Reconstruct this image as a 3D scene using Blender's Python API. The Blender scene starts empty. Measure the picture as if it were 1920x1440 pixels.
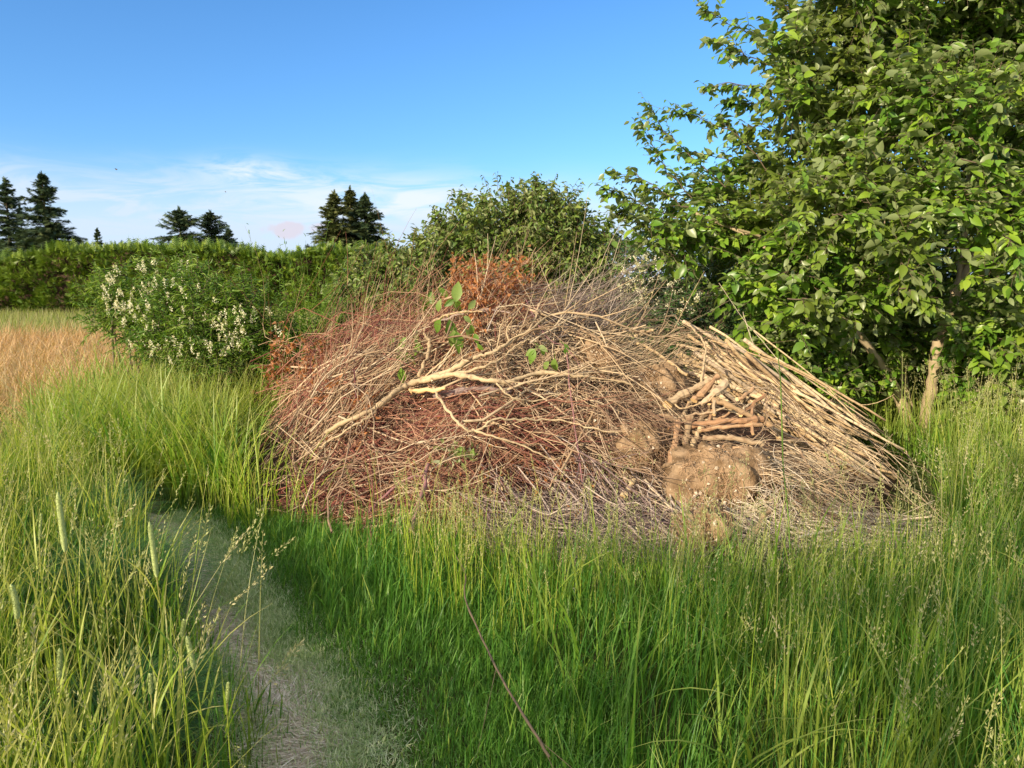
import bpy, math
import numpy as np
from mathutils import Vector
R = math.radians
PI = math.pi
# ------------------------------------------------------------------ camera, sky, sun, exposure
CAM = np.array([0.0, 0.0, 1.65]); PITCH = R(8.2); FPX = 1387.0
scn = bpy.context.scene
cd = bpy.data.cameras.new('camera'); cam = bpy.data.objects.new('camera', cd); scn.collection.objects.link(cam)
cd.sensor_width = 36; cd.lens = 36*FPX/1920; cd.clip_start = 0.02; cd.clip_end = 3000
cam.location = CAM; cam.rotation_euler = (PI/2-PITCH, 0, 0); scn.camera = cam
SUN_AZ = R(-136); SUN_EL = R(21)                     # azimuth from +Y, negative = left
sunv = np.array([math.sin(SUN_AZ)*math.cos(SUN_EL), math.cos(SUN_AZ)*math.cos(SUN_EL), math.sin(SUN_EL)])
w = bpy.data.worlds.new('World'); scn.world = w; w.use_nodes = True
nt = w.node_tree; nt.nodes.clear()
def nd(t, typ, **kw):
    n = t.nodes.new(typ)
    for k, v in kw.items(): setattr(n, k, v)
    return n
def lk(t, a, b): t.links.new(a, b)
def mth(t, op, a, b=None, clamp=False):
    n = nd(t, 'ShaderNodeMath', operation=op); n.use_clamp = clamp
    for i, v in enumerate((a, b)):
        if v is None: continue
        if isinstance(v, (int, float)): n.inputs[i].default_value = v
        else: lk(t, v, n.inputs[i])
    return n.outputs[0]
def mixc(t, fac, a, b, mode='MIX'):
    n = nd(t, 'ShaderNodeMix', data_type='RGBA', blend_type=mode)
    for i, v in ((0, fac), (6, a), (7, b)):
        if isinstance(v, (int, float)): n.inputs[i].default_value = v
        elif isinstance(v, (tuple, list)): n.inputs[i].default_value = (*v, 1) if len(v) == 3 else v
        else: lk(t, v, n.inputs[i])
    return n.outputs[2]
def mapr(t, v, a, b, c=0., d=1., smooth=True):
    n = nd(t, 'ShaderNodeMapRange'); n.interpolation_type = 'SMOOTHSTEP' if smooth else 'LINEAR'
    lk(t, v, n.inputs[0])
    for i, x in zip((1, 2, 3, 4), (a, b, c, d)): n.inputs[i].default_value = x
    return n.outputs[0]
sky = nd(nt, 'ShaderNodeTexSky', sky_type='NISHITA', sun_disc=False, sun_elevation=SUN_EL, sun_rotation=SUN_AZ)
sky.air_density = 1.0; sky.dust_density = 0.3; sky.ozone_density = 3.0
hs = nd(nt, 'ShaderNodeHueSaturation'); hs.inputs['Saturation'].default_value = 1.22; hs.inputs['Value'].default_value = 1.0
sx0 = nd(nt, 'ShaderNodeSeparateXYZ'); lk(nt, nd(nt, 'ShaderNodeTexCoord').outputs['Generated'], sx0.inputs[0])
lk(nt, mixc(nt, mapr(nt, sx0.outputs[2], .34, .0), mixc(nt, 1.0, sky.outputs[0], (.80, .80, .87), 'MULTIPLY'), mixc(nt, 1.0, sky.outputs[0], (.60, .68, .84), 'MULTIPLY')), hs.inputs['Color'])
tc = nd(nt, 'ShaderNodeTexCoord'); sx = nd(nt, 'ShaderNodeSeparateXYZ'); lk(nt, tc.outputs['Generated'], sx.inputs[0])
az = mth(nt, 'ARCTAN2', sx.outputs[0], sx.outputs[1]); el = mth(nt, 'ARCSINE', sx.outputs[2])
cmb = nd(nt, 'ShaderNodeCombineXYZ'); lk(nt, mth(nt, 'MULTIPLY', az, 3.2), cmb.inputs[0]); lk(nt, mth(nt, 'MULTIPLY', el, 17.0), cmb.inputs[1])
# thin cirrus: its upper edge slopes down to the right
n1 = nd(nt, 'ShaderNodeTexNoise'); n1.inputs['Scale'].default_value = 2.3; n1.inputs['Detail'].default_value = 10; n1.inputs['Roughness'].default_value = .6; n1.inputs['Distortion'].default_value = 1.1
lk(nt, cmb.outputs[0], n1.inputs['Vector'])
n2 = nd(nt, 'ShaderNodeTexNoise'); n2.inputs['Scale'].default_value = .55; n2.inputs['Detail'].default_value = 3
lk(nt, cmb.outputs[0], n2.inputs['Vector'])
edge = mth(nt, 'SUBTRACT', mth(nt, 'ADD', mth(nt, 'MULTIPLY', az, -0.105), 0.105), el)     # >0 below the cloud edge
edge2 = mth(nt, 'ADD', edge, mth(nt, 'MULTIPLY', mth(nt, 'SUBTRACT', n2.outputs[0], .5), .10))
band = mapr(nt, edge2, -0.015, 0.075)
low = mapr(nt, el, 0.16, 0.02)
wis = mapr(nt, n1.outputs[0], 0.38, 0.68)
cov = mth(nt, 'ADD', mth(nt, 'MULTIPLY', band, mth(nt, 'ADD', mth(nt, 'MULTIPLY', wis, .75), .18)), mth(nt, 'MULTIPLY', low, .75), True)
# brighter streak right of the middle
def gauss(cx, cy, rx, ry):
    a = mth(nt, 'DIVIDE', mth(nt, 'SUBTRACT', az, cx), rx); b = mth(nt, 'DIVIDE', mth(nt, 'SUBTRACT', el, cy), ry)
    return mth(nt, 'EXPONENT', mth(nt, 'MULTIPLY', mth(nt, 'ADD', mth(nt, 'MULTIPLY', a, a), mth(nt, 'MULTIPLY', b, b)), -1))
st = mth(nt, 'MULTIPLY', gauss(-.16, .098, .19, .030), mth(nt, 'MULTIPLY', mapr(nt, n1.outputs[0], .34, .60), 1.1))
st2 = mth(nt, 'MULTIPLY', gauss(-.33, .128, .05, .016), mth(nt, 'MULTIPLY', mapr(nt, n1.outputs[0], .36, .55), .9))
st3 = mth(nt, 'MULTIPLY', gauss(.12, .075, .14, .035), .45)
strk = mth(nt, 'ADD', mth(nt, 'ADD', st, st2), st3, True)
ccol = mixc(nt, cov, hs.outputs[0], mixc(nt, band, (2.2, 3.0, 4.1), (2.75, 3.35, 4.15))); ccol = mixc(nt, strk, ccol, (3.4, 3.8, 4.2))
# unseen pale cloud added overhead and behind the viewer as soft fill light
fill_veil = mth(nt, 'MULTIPLY', mth(nt, 'MAXIMUM', mapr(nt, sx.outputs[2], .5, .85), mapr(nt, sx.outputs[1], .1, -.35)), mapr(nt, n2.outputs[0], .2, .6, .45, 1.))
ccol = mixc(nt, fill_veil, ccol, (3.6, 3.6, 3.7))
cum = nd(nt, 'ShaderNodeTexNoise'); cum.inputs['Scale'].default_value = 55; cum.inputs['Detail'].default_value = 6; lk(nt, tc.outputs['Generated'], cum.inputs['Vector'])
cg = mth(nt, 'ADD', gauss(-.292, .0585, .026, .011), mth(nt, 'MULTIPLY', gauss(-.255, .064, .03, .008), .5))
cfac = mapr(nt, mth(nt, 'MULTIPLY', cg, mth(nt, 'ADD', mth(nt, 'MULTIPLY', cum.outputs[0], 2.4), -.42)), .22, .62)
ccol = mixc(nt, mth(nt, 'MULTIPLY', cfac, .8), ccol, (3.15, 2.9, 3.3))
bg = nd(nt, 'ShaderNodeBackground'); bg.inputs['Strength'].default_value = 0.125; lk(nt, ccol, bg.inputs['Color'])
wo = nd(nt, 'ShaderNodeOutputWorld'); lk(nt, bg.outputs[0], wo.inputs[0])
sl = bpy.data.lights.new('sun', 'SUN'); sl.energy = 4.0; sl.angle = R(0.6); sl.color = (1.0, 0.84, 0.62)
so = bpy.data.objects.new('sun', sl); scn.collection.objects.link(so)
so.rotation_euler = Vector(-sunv).to_track_quat('-Z', 'Y').to_euler(); so.location = sunv*30
scn.view_settings.view_transform = 'Standard'; scn.view_settings.look = 'None'
scn.view_settings.exposure = 1.02; scn.view_settings.gamma = 1
scn.cycles.max_bounces = 6; scn.cycles.diffuse_bounces = 4; scn.cycles.transmission_bounces = 4
COL = scn.collection
# ------------------------------------------------------------------ geometry helpers
def ray(px, py):
    a = (np.asarray(px, float)-960)/FPX; b = (720-np.asarray(py, float))/FPX
    c, s = math.cos(PITCH), math.sin(PITCH)
    return np.stack([a, c+b*s, -s+b*c], -1)
def P(px, py, Y):                                    # point at forward distance Y
    d = ray(px, py); return CAM + d*(np.asarray(Y, float)/d[..., 1])[..., None]
def G(px, py, z=0.):
    d = ray(px, py); return CAM + d*((z-CAM[2])/d[..., 2])[..., None]
def nrm(v): return v/np.maximum(np.linalg.norm(v, axis=-1, keepdims=True), 1e-9)
_lat = {}
def vn(x, y, s, seed=0):                             # value noise 0..1
    if seed not in _lat: _lat[seed] = np.random.default_rng(seed+991).random((256, 256))
    L = _lat[seed]; x = np.asarray(x)/s+97.3; y = np.asarray(y)/s+51.7
    i = np.floor(x).astype(int); j = np.floor(y).astype(int); u = x-i; v = y-j
    u = u*u*(3-2*u); v = v*v*(3-2*v); g = lambda a, b: L[a % 256, b % 256]
    return (g(i, j)*(1-u)+g(i+1, j)*u)*(1-v)+(g(i, j+1)*(1-u)+g(i+1, j+1)*u)*v
def gz(x, y): return 0.05*(vn(x, y, 1.3, 5)-.5)
class Acc:
    def __init__(s): s.V = []; s.F = []; s.r = []; s.t = []; s.n = 0
    def add(s, V, F, r, t, mi=0):
        V = V.reshape(-1, 3)
        r = np.broadcast_to(np.asarray(r, float), (len(V),)) if np.ndim(r) == 0 else np.asarray(r).reshape(-1)
        t = np.broadcast_to(np.asarray(t, float), (len(V),)) if np.ndim(t) == 0 else np.asarray(t).reshape(-1)
        for f in (F if isinstance(F, list) else [(F, mi)]):
            s.F.append((f[0]+s.n, f[1]))
        s.V.append(V); s.r.append(r); s.t.append(t); s.n += len(V)
    def build(s, name, mats, parent=None, smooth=True, origin=None):
        me = bpy.data.meshes.new(name)
        V = np.concatenate(s.V).astype(np.float32)
        if origin is not None: V = V-np.asarray(origin, np.float32)
        me.vertices.add(len(V)); me.vertices.foreach_set('co', V.ravel())
        tot = sum(f.size for f, _ in s.F); npoly = sum(len(f) for f, _ in s.F)
        me.loops.add(tot); me.polygons.add(npoly)
        me.loops.foreach_set('vertex_index', np.concatenate([f.ravel() for f, _ in s.F]).astype(np.int32))
        sz = np.concatenate([np.full(len(f), f.shape[1]) for f, _ in s.F]).astype(np.int32)
        st = np.concatenate([[0], np.cumsum(sz)[:-1]]).astype(np.int32)
        me.polygons.foreach_set('loop_start', st); me.polygons.foreach_set('loop_total', sz)
        me.polygons.foreach_set('material_index', np.concatenate([np.full(len(f), m) for f, m in s.F]).astype(np.int32))
        me.polygons.foreach_set('use_smooth', np.full(npoly, smooth))
        for nm, a in (('rnd', s.r), ('tt', s.t)):
            at = me.attributes.new(nm, 'FLOAT', 'POINT'); at.data.foreach_set('value', np.concatenate(a).astype(np.float32))
        for m in (mats if isinstance(mats, (list, tuple)) else [mats]): me.materials.append(m)
        me.update(); me.validate()
        o = bpy.data.objects.new(name, me); COL.objects.link(o)
        if parent is not None:
            o.parent = parent
            if origin is not None: pass
        elif origin is not None: o.location = origin
        return o
def ribbons(acc, C, W, side, rnd, mi=0):
    N, S, _ = C.shape
    if side.ndim == 2: side = side[:, None, :]
    W = np.broadcast_to(W, (N, S))
    V = np.stack([C-side*W[..., None]/2, C+side*W[..., None]/2], 2)
    i = np.arange(N)[:, None]*S*2+np.arange(S-1)[None]*2
    F = np.stack([i, i+1, i+3, i+2], -1).reshape(-1, 4)
    t = np.broadcast_to(np.linspace(0, 1, S)[None, :, None], (N, S, 2))
    r = np.broadcast_to(np.asarray(rnd)[:, None, None], (N, S, 2))
    acc.add(V, F, r.copy(), t.copy(), mi)
def tubes(acc, C, Rr, rnd, k=4, mi=0, cap=None):
    N, S, _ = C.shape; Rr = np.broadcast_to(Rr, (N, S))
    T = np.empty_like(C); T[:, 1:-1] = C[:, 2:]-C[:, :-2]; T[:, 0] = C[:, 1]-C[:, 0]; T[:, -1] = C[:, -1]-C[:, -2]; T = nrm(T)
    m = nrm(C[:, -1]-C[:, 0]+1e-6); ref = np.where(np.abs(m[:, 2:3]) < .8, np.array([[0, 0, 1.]]), np.array([[1., 0, 0]]))
    U = nrm(np.cross(T, ref[:, None])); Vv = np.cross(T, U)
    a = np.arange(k)*2*PI/k
    V = C[:, :, None]+Rr[..., None, None]*(U[:, :, None]*np.cos(a)[None, None, :, None]+Vv[:, :, None]*np.sin(a)[None, None, :, None])
    i = (np.arange(N)[:, None, None]*S+np.arange(S-1)[None, :, None])*k+np.arange(k)[None, None]
    j = (np.arange(N)[:, None, None]*S+np.arange(S-1)[None, :, None])*k+((np.arange(k)+1) % k)[None, None]
    F = [(np.stack([i, j, j+k, i+k], -1).reshape(-1, 4), mi)]
    if cap is not None:
        b0 = np.arange(N)[:, None]*S*k+np.arange(k)[None, ::-1]; b1 = (np.arange(N)[:, None]*S+S-1)*k+np.arange(k)[None]
        F += [(b0, cap), (b1, cap)]
    t = np.broadcast_to(np.linspace(0, 1, S)[None, :, None], (N, S, k)); r = np.broadcast_to(np.asarray(rnd)[:, None, None], (N, S, k))
    acc.add(V, F, r.copy(), t.copy())
def inst(acc, tv, tf, tt, pos, d, n, size, rnd, mi=0):   # template length axis y, width x, normal z
    d = nrm(d); x = nrm(np.cross(d, n)+1e-7); n2 = np.cross(x, d)
    M = np.stack([x, d, n2], -1)
    size = np.asarray(size)
    if size.ndim == 1: size = np.repeat(size[:, None], 3, 1)
    V = np.einsum('nij,nvj->nvi', M, tv[None]*size[:, None, :])+pos[:, None]
    F = tf[None]+(np.arange(len(pos))*len(tv))[:, None, None]
    acc.add(V, F.reshape(-1, tf.shape[1]), np.repeat(rnd, len(tv)), np.tile(tt, len(pos)), mi)
def leaf_t(rows, fold=.18, curl=.25, wmax=.27):
    """rows: (s, halfwidth) ; returns template with length 1"""
    V = []; T = []
    for s, hw in rows:
        z = -curl*s*s
        for c in (-1, 0, 1): V.append((c*hw*wmax/.5, s, z+abs(c)*fold*hw)); T.append(s)
    n = len(rows); F = []
    for i in range(n-1):
        for c in (0, 1): a = i*3+c; F.append((a, a+1, a+4, a+3))
    return np.array(V, float), np.array(F), np.array(T)
LEAF_OV = leaf_t([(0, .03), (.18, .34), (.42, .5), (.72, .36), (1, .02)])
LEAF_DR = leaf_t([(0, .03), (.2, .38), (.45, .5), (.75, .28), (1, .01)], .3, .4, .24)
LEAF_NA = leaf_t([(0, .05), (.3, .5), (.7, .35), (1, .02)], .2, .35, .11)
LEAF_SM = leaf_t([(0, .05), (.5, .5), (1, .03)], .2, .15, .25)
SPK = (np.array([(0, 0, 0), (-.5, .4, .0), (0, 1, .0), (.5, .4, .0), (0, .4, .4)], float), np.array([(0, 3, 4), (3, 2, 4), (2, 1, 4), (1, 0, 4)]), np.array([0, .5, 1, .5, .5]))
def rdir(g, n): return nrm(g.normal(size=(n, 3)))
# ------------------------------------------------------------------ materials
def base(name):
    m = bpy.data.materials.new(name); m.use_nodes = True; t = m.node_tree; t.nodes.clear()
    out = nd(t, 'ShaderNodeOutputMaterial'); return m, t, out
def attr(t, n): a = nd(t, 'ShaderNodeAttribute', attribute_name=n); return a.outputs['Fac']
def noise(t, scale, detail=3, vec=None, dist=0.):
    n = nd(t, 'ShaderNodeTexNoise'); n.inputs['Scale'].default_value = scale; n.inputs['Detail'].default_value = detail; n.inputs['Distortion'].default_value = dist
    if vec is None: vec = nd(t, 'ShaderNodeTexCoord').outputs['Object']
    lk(t, vec, n.inputs['Vector']); return n.outputs[0]
def prin(t, col, rough=.5, spec=.3, sheen=0):
    p = nd(t, 'ShaderNodeBsdfPrincipled'); 
    if isinstance(col, tuple): p.inputs['Base Color'].default_value = (*col, 1)
    else: lk(t, col, p.inputs['Base Color'])
    p.inputs['Roughness'].default_value = rough; p.inputs['Specular IOR Level'].default_value = spec
    return p
def leafmat(name, cols, tip=None, root=None, back=None, trans=.35, rough=.45, spec=.35, patch=None, ns=.8):
    """cols: 2-3 colours spread by the per-leaf value; patch: colour of larger drifts of the plant"""
    m, t, out = base(name); r = attr(t, 'rnd'); tt = attr(t, 'tt')
    cr = nd(t, 'ShaderNodeValToRGB'); lk(t, r, cr.inputs[0]); e = cr.color_ramp.elements
    while len(e) < len(cols): e.new(.5)
    for i, c in enumerate(cols): e[i].position = i/(len(cols)-1); e[i].color = (*c, 1)
    c = cr.outputs[0]
    if patch: c = mixc(t, mapr(t, noise(t, ns, 3), .45, .68), c, patch)
    if tip: c = mixc(t, mapr(t, tt, .55, 1.0), c, tip)
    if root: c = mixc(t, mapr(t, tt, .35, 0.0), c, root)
    if back:
        g = nd(t, 'ShaderNodeNewGeometry'); c = mixc(t, g.outputs['Backfacing'], c, back)
    p = prin(t, c, rough, spec)
    if trans:
        tr = nd(t, 'ShaderNodeBsdfTranslucent'); 
        tc_ = mixc(t, 1.0, c, (1.25, 1.25, .55), 'MULTIPLY'); lk(t, tc_, tr.inputs[0])
        mx = nd(t, 'ShaderNodeMixShader'); mx.inputs[0].default_value = trans
        lk(t, p.outputs[0], mx.inputs[1]); lk(t, tr.outputs[0], mx.inputs[2]); lk(t, mx.outputs[0], out.inputs[0])
    else: lk(t, p.outputs[0], out.inputs[0])
    return m
def woodmat(name, cols, scale=30, rough=.75, dark=(.08, .05, .035), bump=.4, darkamt=.35):
    m, t, out = base(name); r = attr(t, 'rnd')
    cr = nd(t, 'ShaderNodeValToRGB'); lk(t, r, cr.inputs[0]); e = cr.color_ramp.elements
    while len(e) < len(cols): e.new(.5)
    for i, c in enumerate(cols): e[i].position = i/(len(cols)-1); e[i].color = (*c, 1)
    n = noise(t, scale, 5); c = mixc(t, mth(t, 'MULTIPLY', mapr(t, n, .48, .70), darkamt), cr.outputs[0], dark)
    n2_ = noise(t, 5, 2); c = mixc(t, .5, c, mixc(t, n2_, (.35, .35, .35), (.68, .66, .62)), 'OVERLAY')
    p = prin(t, c, rough, .2); b = nd(t, 'ShaderNodeBump'); b.inputs['Strength'].default_value = bump; b.inputs['Distance'].default_value = .004
    lk(t, n, b.inputs['Height']); lk(t, b.outputs[0], p.inputs['Normal']); lk(t, p.outputs[0], out.inputs[0]); return m
M = {}
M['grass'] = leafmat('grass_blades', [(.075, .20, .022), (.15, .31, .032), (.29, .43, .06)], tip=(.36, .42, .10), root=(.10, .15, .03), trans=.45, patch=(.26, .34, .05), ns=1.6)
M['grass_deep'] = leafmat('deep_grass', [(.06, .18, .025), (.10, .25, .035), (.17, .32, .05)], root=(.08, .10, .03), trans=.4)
M['grass_blue'] = leafmat('bluish_grass', [(.04, .13, .03), (.07, .18, .04), (.15, .27, .06)], trans=.3)
M['grass_yel'] = leafmat('yellow_grass', [(.20, .35, .03), (.36, .46, .05), (.50, .50, .13)], tip=(.42, .40, .14), trans=.4)
M['grass_pale'] = leafmat('pale_grass', [(.20, .25, .07), (.33, .33, .13), (.42, .38, .20)], trans=.35)
M['grass_dry'] = leafmat('dry_grass', [(.46, .26, .12), (.58, .41, .20), (.66, .54, .31)], trans=.3, patch=(.57, .32, .14), ns=.35)
M['mown'] = leafmat('mown_grass', [(.18, .32, .09), (.40, .50, .23), (.72, .74, .50)], trans=.25)
M['thatch'] = leafmat('thatch', [(.44, .35, .26), (.68, .59, .47), (.85, .78, .67)], trans=.15)
M['seed'] = leafmat('seed_heads', [(.30, .33, .12), (.42, .43, .19), (.52, .47, .27)], trans=.3)
M['timothy'] = leafmat('timothy_head', [(.42, .50, .18), (.50, .56, .24)], trans=.15, rough=.8)
M['tree_leaf'] = leafmat('tree_leaves', [(.055, .15, .018), (.15, .29, .028), (.36, .50, .05)], back=(.25, .31, .13), trans=.34, rough=.36, spec=.5, patch=(.16, .22, .035), ns=1.1)
M['dog_leaf'] = leafmat('shrub_leaves', [(.06, .12, .02), (.12, .20, .03), (.26, .32, .06)], back=(.27, .31, .13), trans=.32, rough=.42, spec=.45)
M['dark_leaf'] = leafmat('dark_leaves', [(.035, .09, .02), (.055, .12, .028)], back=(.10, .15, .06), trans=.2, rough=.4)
M['fine_leaf'] = leafmat('fine_leaves', [(.07, .16, .025), (.14, .25, .035), (.28, .37, .06)], trans=.35)
M['weed_leaf'] = leafmat('weed_leaves', [(.14, .26, .03), (.21, .33, .05)], trans=.4)
M['hedge_leaf'] = leafmat('spruce_sprays', [(.055, .115, .015), (.11, .19, .018), (.21, .28, .03)], trans=.15, patch=(.17, .25, .025), ns=.5)
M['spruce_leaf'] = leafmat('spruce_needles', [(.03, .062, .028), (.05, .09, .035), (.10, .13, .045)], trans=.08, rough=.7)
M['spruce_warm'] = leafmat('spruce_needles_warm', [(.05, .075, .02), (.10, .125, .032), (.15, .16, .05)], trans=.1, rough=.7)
M['dead_leaf'] = leafmat('dead_leaves', [(.32, .12, .045), (.46, .20, .07), (.28, .14, .08)], trans=.35)
M['green_leaf'] = leafmat('fresh_leaves', [(.09, .19, .03), (.17, .30, .04), (.30, .36, .14)], back=(.42, .46, .27), trans=.4)
M['dock'] = leafmat('dock_leaves', [(.08, .20, .02), (.12, .25, .03)], trans=.4)
M['white'] = leafmat('white_blossom', [(.72, .68, .45), (.82, .80, .66)], trans=.3, rough=.7)
M['cream'] = leafmat('cream_blossom', [(.50, .50, .18), (.66, .62, .30)], trans=.3, rough=.7)
M['red_twig'] = woodmat('red_twig_bark', [(.11, .035, .04), (.27, .09, .07), (.38, .20, .13), (.56, .42, .26)], bump=.2)
M['tan_twig'] = woodmat('tan_twig_bark', [(.24, .16, .10), (.42, .31, .19), (.60, .49, .34)], bump=.2)
M['grey_twig'] = woodmat('grey_twig_bark', [(.15, .10, .10), (.30, .23, .20), (.50, .42, .35)], bump=.2)
M['pink_twig'] = woodmat('pinkish_twig_bark', [(.17, .10, .07), (.38, .27, .18), (.58, .47, .33)], bump=.2)
M['pole'] = woodmat('bare_pole_bark', [(.30, .20, .11), (.46, .34, .19), (.60, .47, .29), (.33, .27, .21)], scale=40, darkamt=.6)
M['stalk'] = woodmat('dry_stalks', [(.42, .34, .24), (.55, .46, .35), (.66, .58, .46)], scale=50, darkamt=.25)
M['branch'] = woodmat('pale_branch_bark', [(.40, .29, .17), (.50, .39, .24)], scale=34, darkamt=.55, bump=.8)
M['cut'] = woodmat('cut_wood', [(.66, .42, .19), (.70, .50, .26)], scale=60, darkamt=.2)
M['log'] = woodmat('weathered_wood', [(.24, .17, .10), (.36, .27, .17), (.46, .37, .25)], scale=22, darkamt=.6, dark=(.16, .08, .045), bump=1.)
M['orange_wood'] = woodmat('torn_orange_wood', [(.26, .14, .075), (.40, .26, .15)], scale=26, darkamt=.5, dark=(.16, .07, .035), bump=1.)
M['bark'] = woodmat('trunk_bark', [(.33, .26, .16), (.40, .32, .20)], scale=14, darkamt=.45, dark=(.15, .12, .07), bump=.8)
M['dark_bark'] = woodmat('dark_bark', [(.12, .09, .06), (.17, .13, .09)], scale=14)
M['purple_twig'] = woodmat('purple_cane_bark', [(.22, .10, .11), (.30, .16, .16)], scale=20)
M['root'] = woodmat('root_fibre', [(.36, .22, .12), (.48, .33, .20)], scale=30, bump=.1)
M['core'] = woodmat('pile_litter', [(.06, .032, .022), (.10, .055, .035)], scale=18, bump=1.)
def soilmat():
    m, t, out = base('dry_soil'); n = noise(t, 9, 8, None, .3); n2_ = noise(t, 60, 4)
    c = mixc(t, mapr(t, n, .35, .65), (.15, .095, .05), (.31, .215, .13)); c = mixc(t, mapr(t, n2_, .62, .72), c, (.50, .38, .25))
    p = prin(t, c, .95, .1); b = nd(t, 'ShaderNodeBump'); b.inputs['Strength'].default_value = 1; b.inputs['Distance'].default_value = .02
    lk(t, mth(t, 'ADD', n, mth(t, 'MULTIPLY', n2_, .5)), b.inputs['Height']); lk(t, b.outputs[0], p.inputs['Normal']); lk(t, p.outputs[0], out.inputs[0]); return m
M['soil'] = soilmat()
def groundmat(name, a, b_, c_, s=2.0):
    m, t, out = base(name); v = nd(t, 'ShaderNodeTexCoord').outputs['Object']
    c = mixc(t, mapr(t, noise(t, s, 6, v, .4), .35, .65), a, b_); c = mixc(t, mapr(t, noise(t, s*14, 4, v), .5, .7), c, c_)
    p = prin(t, c, .95, .1); b = nd(t, 'ShaderNodeBump'); b.inputs['Strength'].default_value = .8; b.inputs['Distance'].default_value = .02
    lk(t, noise(t, s*20, 5, v), b.inputs['Height']); lk(t, b.outputs[0], p.inputs['Normal']); lk(t, p.outputs[0], out.inputs[0]); return m
M['ground'] = groundmat('meadow_soil', (.055, .075, .02), (.10, .11, .035), (.14, .12, .06))
M['path'] = groundmat('path_thatch', (.16, .20, .08), (.38, .32, .22), (.52, .44, .32), 1.7)
# ------------------------------------------------------------------ naming helpers
def tag(o, label=None, cat=None, group=None, kind=None):
    for k, v in (('label', label), ('category', cat), ('group', group), ('kind', kind)):
        if v: o[k] = v
    return o
def empty(name, loc, *a, **k):
    o = bpy.data.objects.new(name, None); COL.objects.link(o); o.location = loc; o.empty_display_size = .1
    return tag(o, *a, **k)
def part(acc, name, mat, root, smooth=True):         # acc holds world coordinates; child of an unrotated empty
    return acc.build(name, mat, root, smooth, origin=tuple(root.location))
# ------------------------------------------------------------------ ground
def axis(fine, far, step):
    a = [0.]; s = step
    while a[-1] < far:
        a.append(a[-1]+s)
        if a[-1] > fine: s *= 1.35
    a = np.array(a); return np.concatenate([-a[:0:-1], a])
ax = axis(12, 900, .12)
gx, gy = np.meshgrid(ax, ax+4, indexing='ij'); zz = np.where((np.abs(gx) < 14) & (np.abs(gy-4) < 14), gz(gx, gy), 0)
A = Acc(); n = len(ax); idx = np.arange(n*n).reshape(n, n)
A.add(np.stack([gx, gy, zz], -1), np.stack([idx[:-1, :-1], idx[1:, :-1], idx[1:, 1:], idx[:-1, 1:]], -1).reshape(-1, 4), 0, 0)
tag(A.build('ground', M['ground']), kind='structure')
# mown path, from under the camera away to the left
pc = np.array([(-.10, -1.5), (-.22, .2), *[tuple(G(x, y)[:2]) for x, y in ((600, 1440), (490, 1235), (415, 1125), (365, 1050), (335, 1005))], (-2.6, 5.0), (-3.7, 5.5), (-5.4, 6.2), (-8, 7.6)])
pw = np.array([.38, .30, .25, .22, .21, .22, .23, .14, .10, .10, .10])
def pdense(n=240):
    t = np.linspace(0, len(pc)-1, n); i = np.clip(t.astype(int), 0, len(pc)-2); f = t-i
    g = lambda k: pc[np.clip(i+k, 0, len(pc)-1)]
    f = f[:, None]; a, b, c, d = g(-1), g(0), g(1), g(2)
    q = .5*((2*b)+(-a+c)*f+(2*a-5*b+4*c-d)*f**2+(-a+3*b-3*c+d)*f**3)
    return q, np.interp(t, np.arange(len(pc)), pw)
pq, pwq = pdense()
def pdist(x, y):
    a, b = pdist0(x, y); return a+.22*(vn(x, y, .28, 61)-.5)+.12*(vn(x, y, .09, 62)-.5), b
def pdist0(x, y):
    """signed distance outside the path edge, and side (+1 right of the path)"""
    out = np.empty(len(x)); side = np.empty(len(x)); tg = np.gradient(pq, axis=0)
    for s in range(0, len(x), 20000):
        e = slice(s, s+20000); d = np.hypot(x[e, None]-pq[None, :, 0], y[e, None]-pq[None, :, 1]); k = d.argmin(1)
        out[e] = d[np.arange(len(k)), k]-pwq[k]
        side[e] = np.where(tg[k, 0]*(y[e]-pq[k, 1])-tg[k, 1]*(x[e]-pq[k, 0]) < 0, 1, -1)
    return out, side
tg = nrm(np.gradient(pq, axis=0)); nr = np.stack([tg[:, 1], -tg[:, 0]], -1)
u = np.linspace(-1, 1, 13)
wob = 1+.16*(vn(pq[:, 0]*3, pq[:, 1]*3, 1., 8)-.5)
px_ = pq[:, None]+nr[:, None]*(u[None, :, None]*(pwq*wob-.10)[:, None, None])
A = Acc(); V = np.concatenate([px_, (gz(px_[..., 0], px_[..., 1])+.006)[..., None]], -1); idx = np.arange(V.shape[0]*13).reshape(-1, 13)
A.add(V, np.stack([idx[:-1, :-1], idx[:-1, 1:], idx[1:, 1:], idx[1:, :-1]], -1).reshape(-1, 4), 0, 0)
tag(A.build('path', M['path']), kind='structure')
# ------------------------------------------------------------------ the mound under the brushwood
def H(x, y):
    a = 1-np.sqrt(((x+.05)/2.45)**2+((y-6.55)/2.35)**2); b = 1-np.sqrt(((x-1.35)/2.0)**2+((y-6.15)/1.95)**2)
    c = 1-np.sqrt(((x-2.0)/1.3)**2+((y-5.6)/1.2)**2)
    d = 1-np.sqrt(((x-1.15)/1.75)**2+((y-4.75)/1.05)**2)
    hs_ = np.stack([1.86*np.clip(a, 0, 1)**.95, 1.36*np.clip(b, 0, 1)**.85, .8*np.clip(c, 0, 1)**.9, .40*np.clip(d, 0, 1)**.6]); k = 7.
    h = np.log(np.exp(k*hs_).sum(0)-3)/k
    h = np.where(h > 1e-3, h+np.clip(h*3, 0, 1)*(.30*(vn(x, y, .62, 3)-.5)+.12*(vn(x, y, .27, 4)-.5)), h)
    return np.minimum(h, 1.58+.1*np.clip(h-1.5, 0, 1))
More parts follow.
